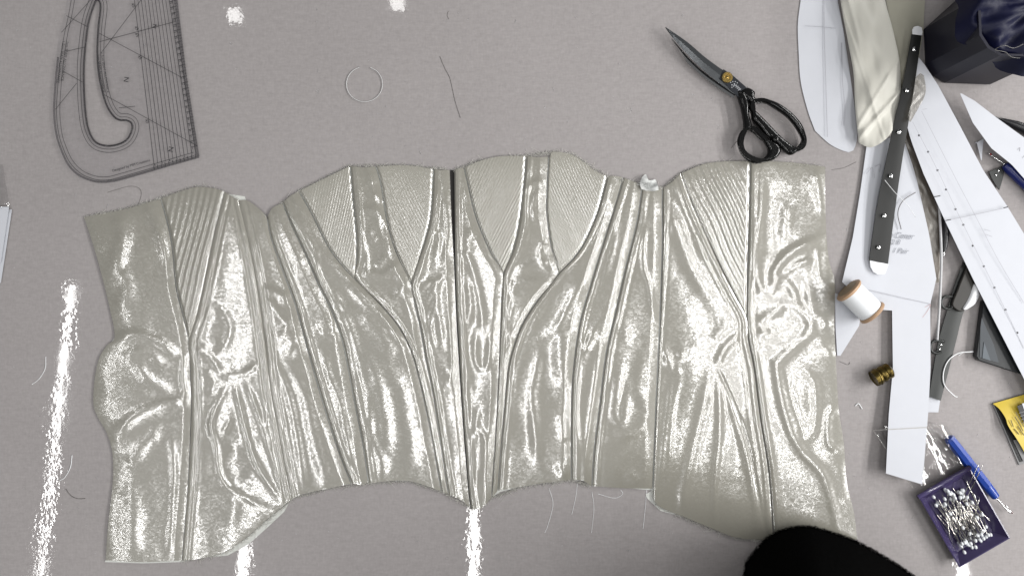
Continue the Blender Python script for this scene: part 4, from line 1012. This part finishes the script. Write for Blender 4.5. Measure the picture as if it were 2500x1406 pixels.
PINSTEEL = mat('pin_steel', (0.62, 0.60, 0.57, 1), 0.22, 1.0, noise=(200, 0.1))
vS, fS = lathe_geo([(0.0006, 0), (0.0006, 0.040), (0.0002, 0.0445)], 6)
vH, fH = lathe_geo([(0.0003, -0.0035), (0.0014, -0.0030), (0.0019, -0.0012), (0.0017, 0.0004), (0.0007, 0.0014)], 10)
meS = bpy.data.meshes.new('shaft'); meS.from_pydata(vS, [], fS); meS.materials.append(PINSTEEL); meS.shade_smooth()
meH = bpy.data.meshes.new('head'); meH.from_pydata(vH, [], fH); meH.materials.append(PINHEAD); meH.shade_smooth()
def pin(head, tip, label, group='loose pins in the tray'):
    e = bpy.data.objects.new('ball_head_pin', None); e.empty_display_size = .005
    e.matrix_world = axis_matrix(head, Vector(tip) - Vector(head)); COL.objects.link(e)
    tag(e, label, 'pin', group)
    for nm, me in (('shaft', meS), ('head', meH)):
        c = bpy.data.objects.new(nm, me); COL.objects.link(c); c.parent = e
    return e
rp = random.Random(21)
for i in range(64):
    bottom = rp.random() < 0.6
    b0 = rp.uniform(-44, 44); a0 = (rp.uniform(52, 78) if bottom else rp.uniform(-78, -40)); 
    if rp.random() < .12: a0 *= 0.3
    an = rp.gauss(0, 0.20); sgn = -1 if bottom else 1
    L = 88
    a1, b1_ = a0 + sgn * L * math.cos(an), b0 + L * math.sin(an)
    b1_ = max(-52, min(52, b1_))
    z0 = rp.uniform(.0055, .0125); z1 = rp.uniform(.0045, .0125)
    where = 'in the middle of' if abs(a0) < 35 else ('at the lower end of' if bottom else 'at the upper end of')
    side = 'on the left half' if b0 < 0 else 'on the right half'
    pin(tq(a0, b0, z0), tq(a1, b1_, z1), f'white-headed steel pin, head {where} the tray, {side}')
for k, (h, t) in enumerate([((2352,1210), (2385,1142)), ((2362,1212), (2391,1152)), ((2368,1300), (2392,1212))]):
    pin(P(*h, 0.0125), P(*t, 0.0175), ['white-headed pin poking up over the upper right rim of the purple tray, left of two', 'white-headed pin poking up over the upper right rim of the purple tray, right of two', 'white-headed pin lying steeply across the top of the heap in the purple tray'][k])

# ------------------------------------------------------------------ blue seam ripper
sr = empty('seam_ripper', P(2380, 1140, 0), 'bright blue handled seam ripper leaning beside the purple pin tray', 'seam ripper', 'seam rippers')
pA, pB = Vector(P(2316, 1068, 0.0075)), Vector(P(2432, 1214, 0.0075)); Mx = axis_matrix(pA, pB - pA); Ls = (pB - pA).length
lathe('handle', [(0.002, -0.001), (0.0055, 0.0), (0.0066, 0.003), (0.0068, 0.02), (0.0064, Ls * .80)], Mx, BLUE, sr, 8, False)
lathe('collar', [(0.0058, Ls * .80), (0.0056, Ls * .9), (0.0048, Ls * .985), (0.003, Ls)], Mx, BLUE, sr, 16)
tube('blade_stem', [(2431,1213,.0075),(2450,1234,.007),(2466,1251,.006)], 0.0009, STEEL, sr)
tube('blade_prong', [(2455,1232,.007),(2462,1243,.0065),(2470,1250,.006)], 0.0006, STEEL, sr)
lathe('prong_bead', [(0.0002, 0), (0.0013, 0.0008), (0.0002, 0.002)], Matrix.Translation(P(2470, 1250, 0.005)), mat('dark_red_plastic', (0.08, 0.01, 0.01, 1), 0.35, noise=(100, 0.1)), sr, 10)

# ------------------------------------------------------------------ fuzzy black garment at the bottom edge
FUZZ = mat('black_wool', (0.0035, 0.0035, 0.0035, 1), 1.0, spec=0.0, noise=(200, 0.3), bump=(400, 0.0004))
gm = empty('black_garment', P(2010, 1400, 0), 'fuzzy black wool garment rising into view at the bottom edge', 'garment')
sil = catmull([(1812,1420),(1828,1370),(1875,1316),(1925,1293),(1975,1288),(2030,1302),(2085,1322),(2135,1348),(2185,1378),(2235,1412),(2330,1480),(2480,1620),(2560,1850),(2400,2100),(1950,2150),(1600,2050),(1560,1800),(1720,1560)], 10, True)
cen = np.array([2060., 1780.]); V = []; nr = 44
rg = np.random.default_rng(2)
for j in range(nr):
    f = math.cos(j / nr * math.pi / 2); zz = 0.02 + 0.40 * math.sin(j / nr * math.pi / 2) ** 1.3  # unseen part beyond the frame, raised high to shade the bottom right
    for q in sil:
        w = cen + (q - cen) * (f + rg.normal(0, .0006))
        V.append(P(w[0], w[1], zz))
n = len(sil); V += [P(q[0], q[1], 0.0006) for q in cen + (sil - cen) * 0.97]
F = [[j * n + k, j * n + (k + 1) % n, (j + 1) * n + (k + 1) % n, (j + 1) * n + k] for j in range(nr - 1) for k in range(n)]
F += [[nr * n + k, nr * n + (k + 1) % n, (k + 1) % n, k] for k in range(n)] + [[(nr - 1) * n + k for k in range(n)]]
mesh('wool_body', V, F, FUZZ, gm)
V, F = [], []
rf = random.Random(4)
for _ in range(4200):
    i = rf.randrange(0, 100); q = sil[i % n]; t = sil[(i + 1) % n] - sil[i - 1]; t = t / (np.hypot(*t) + 1e-9); nn = np.array([t[1], -t[0]])
    if np.dot(nn, q - cen) < 0: nn = -nn
    a = q - nn * rf.uniform(1, 5); L = rf.uniform(3, 15); d = nn * .7 + t * rf.uniform(-1.2, 1.2)
    z0 = rf.uniform(.012, .035)
    pts = [P(*(a + d * L * s + t * rf.uniform(-1, 1) * s), z0 + rf.uniform(-.002, .003) * s) for s in (0, .5, 1)]
    v, f = tube_geo(pts, [.00022, .00018, .0001], 3); o = len(V); V += v; F += [[k + o for k in z_] for z_ in f]
tag(mesh('fuzz', V, F, FUZZ, gm), kind='stuff')

# ------------------------------------------------------------------ loose threads and bits
def thread(pts, r, m, label, z=None):
    return tag(tube('loose_thread', pts, r, m, None, z=z, seg=5, n=8), label, 'thread', 'loose threads on the table')
ringp = [(890 + 44 * math.cos(a), 206 + 43 * math.sin(a)) for a in np.linspace(math.radians(-70), math.radians(255), 14)]
thread(ringp, 0.00045, mat('dull_white_thread', (0.55, 0.55, 0.55, 1), 0.6, noise=(300, 0.1)), 'open ring of white thread lying alone on the table', 0.0012)
thread([(1074,138),(1085,165),(1098,190),(1104,215),(1112,250),(1124,288)], 0.00028, GREYTHREAD, 'thin dark thread hanging down right of the white thread ring')
thread([(2376,858),(2340,862),(2315,880),(2303,910),(2306,940),(2330,966),(2338,968)], 0.0007, THREAD, 'curved white thread over the lower end of the looped busk', 0.0065)
thread([(160,1192),(172,1208),(188,1216),(208,1216)], 0.0004, GREYTHREAD, 'short dark curved thread left of the lower left panel')
thread([(112,870),(110,900),(95,925),(78,938)], 0.0004, THREAD, 'white thread curve left of the reflected lamp streak')
thread([(176,1110),(172,1140),(158,1165),(146,1172)], 0.0005, THREAD, 'white thread curve right of the reflected lamp streak')
thread([(262,470),(320,455),(345,470),(330,520)], 0.00025, GREYTHREAD, 'thin looping thread above the top left corner of the corset')
thread([(1340,1190),(1350,1230),(1338,1280),(1330,1300)], 0.0003, THREAD, 'fine white thread hanging from the bottom edge right of centre')
thread([(1445,1200),(1450,1240),(1444,1300)], 0.00028, THREAD, 'fine white thread hanging below the straight panel, left one')
thread([(1410,1178),(1405,1215),(1396,1255)], 0.00028, THREAD, 'fine white thread dangling between the two bottom centre threads')
thread([(1460,1205),(1500,1215),(1520,1205),(1515,1195)], 0.0003, THREAD, 'small looped thread under the straight panel hem')
thread([(1580,1180),(1575,1240),(1570,1290)], 0.00028, THREAD, 'fine white thread hanging at the white lining tab')
thread([(2088,990),(2096,985),(2105,998)], 0.0006, THREAD, 'tiny white thread snippet right of the lower right panel')
thread([(2050,882),(2070,890),(2075,884)], 0.0003, GREYTHREAD, 'tiny dark snippet near the right edge of the corset')
thread([(1785,362),(1795,350),(1808,338)], 0.0003, GREYTHREAD, 'short dark thread left of the small shears loop')
thread([(2030,415),(2060,410),(2090,396)], 0.00025, GREYTHREAD, 'thin grey thread above the right corner of the corset')
thread([(2160,440),(2185,470),(2215,500),(2235,530)], 0.0003, THREAD, 'pale thread crossing the studded busk', 0.0175)
thread([(2200,560),(2192,520),(2205,490),(2235,470)], 0.0005, GREYTHREAD, 'grey thread loop on the handwritten paper strip', 0.0068)
thread([(2340,868),(2352,860)], 0.0003, THREAD, 'white fleck of thread beside the looped busk', 0.001)
thread([(1095,28),(1092,38),(1096,48)], 0.00025, GREYTHREAD, 'tiny dark thread near the top edge')
tag(sheet('plastic_scrap', coons([(-40,400),(-40,500)], [(6,402),(26,520)], [(-40,400),(6,402)], [(-40,500),(26,520)], 8, 14), 0.003 + 0.002 * np.random.default_rng(9).random((14, 8)), FILM, None, 0.0003), 'clear plastic scrap at the left edge above the paper pile', 'plastic scrap')
rl = random.Random(12)
V, F = [], []
LINT = mat('lint', (0.55, 0.55, 0.56, 1), 0.8, noise=(300, 0.1))
for _ in range(420):
    x, y = rl.uniform(20, 2480), rl.uniform(20, 1390); a = rl.uniform(0, 6.28); L = rl.uniform(1.0, 7)
    pts = [P(x + math.cos(a) * L * s, y + math.sin(a) * L * s + math.sin(s * 3) * L * .2, 0.0004) for s in (-.5, 0, .5)]
    v, f = tube_geo(pts, rl.uniform(.0001, .00022), 3); o = len(V); V += v; F += [[k + o for k in z_] for z_ in f]
tag(mesh('lint_specks', V, F, LINT), 'scattered pale lint specks on the grey table cloth', 'lint', kind='stuff')
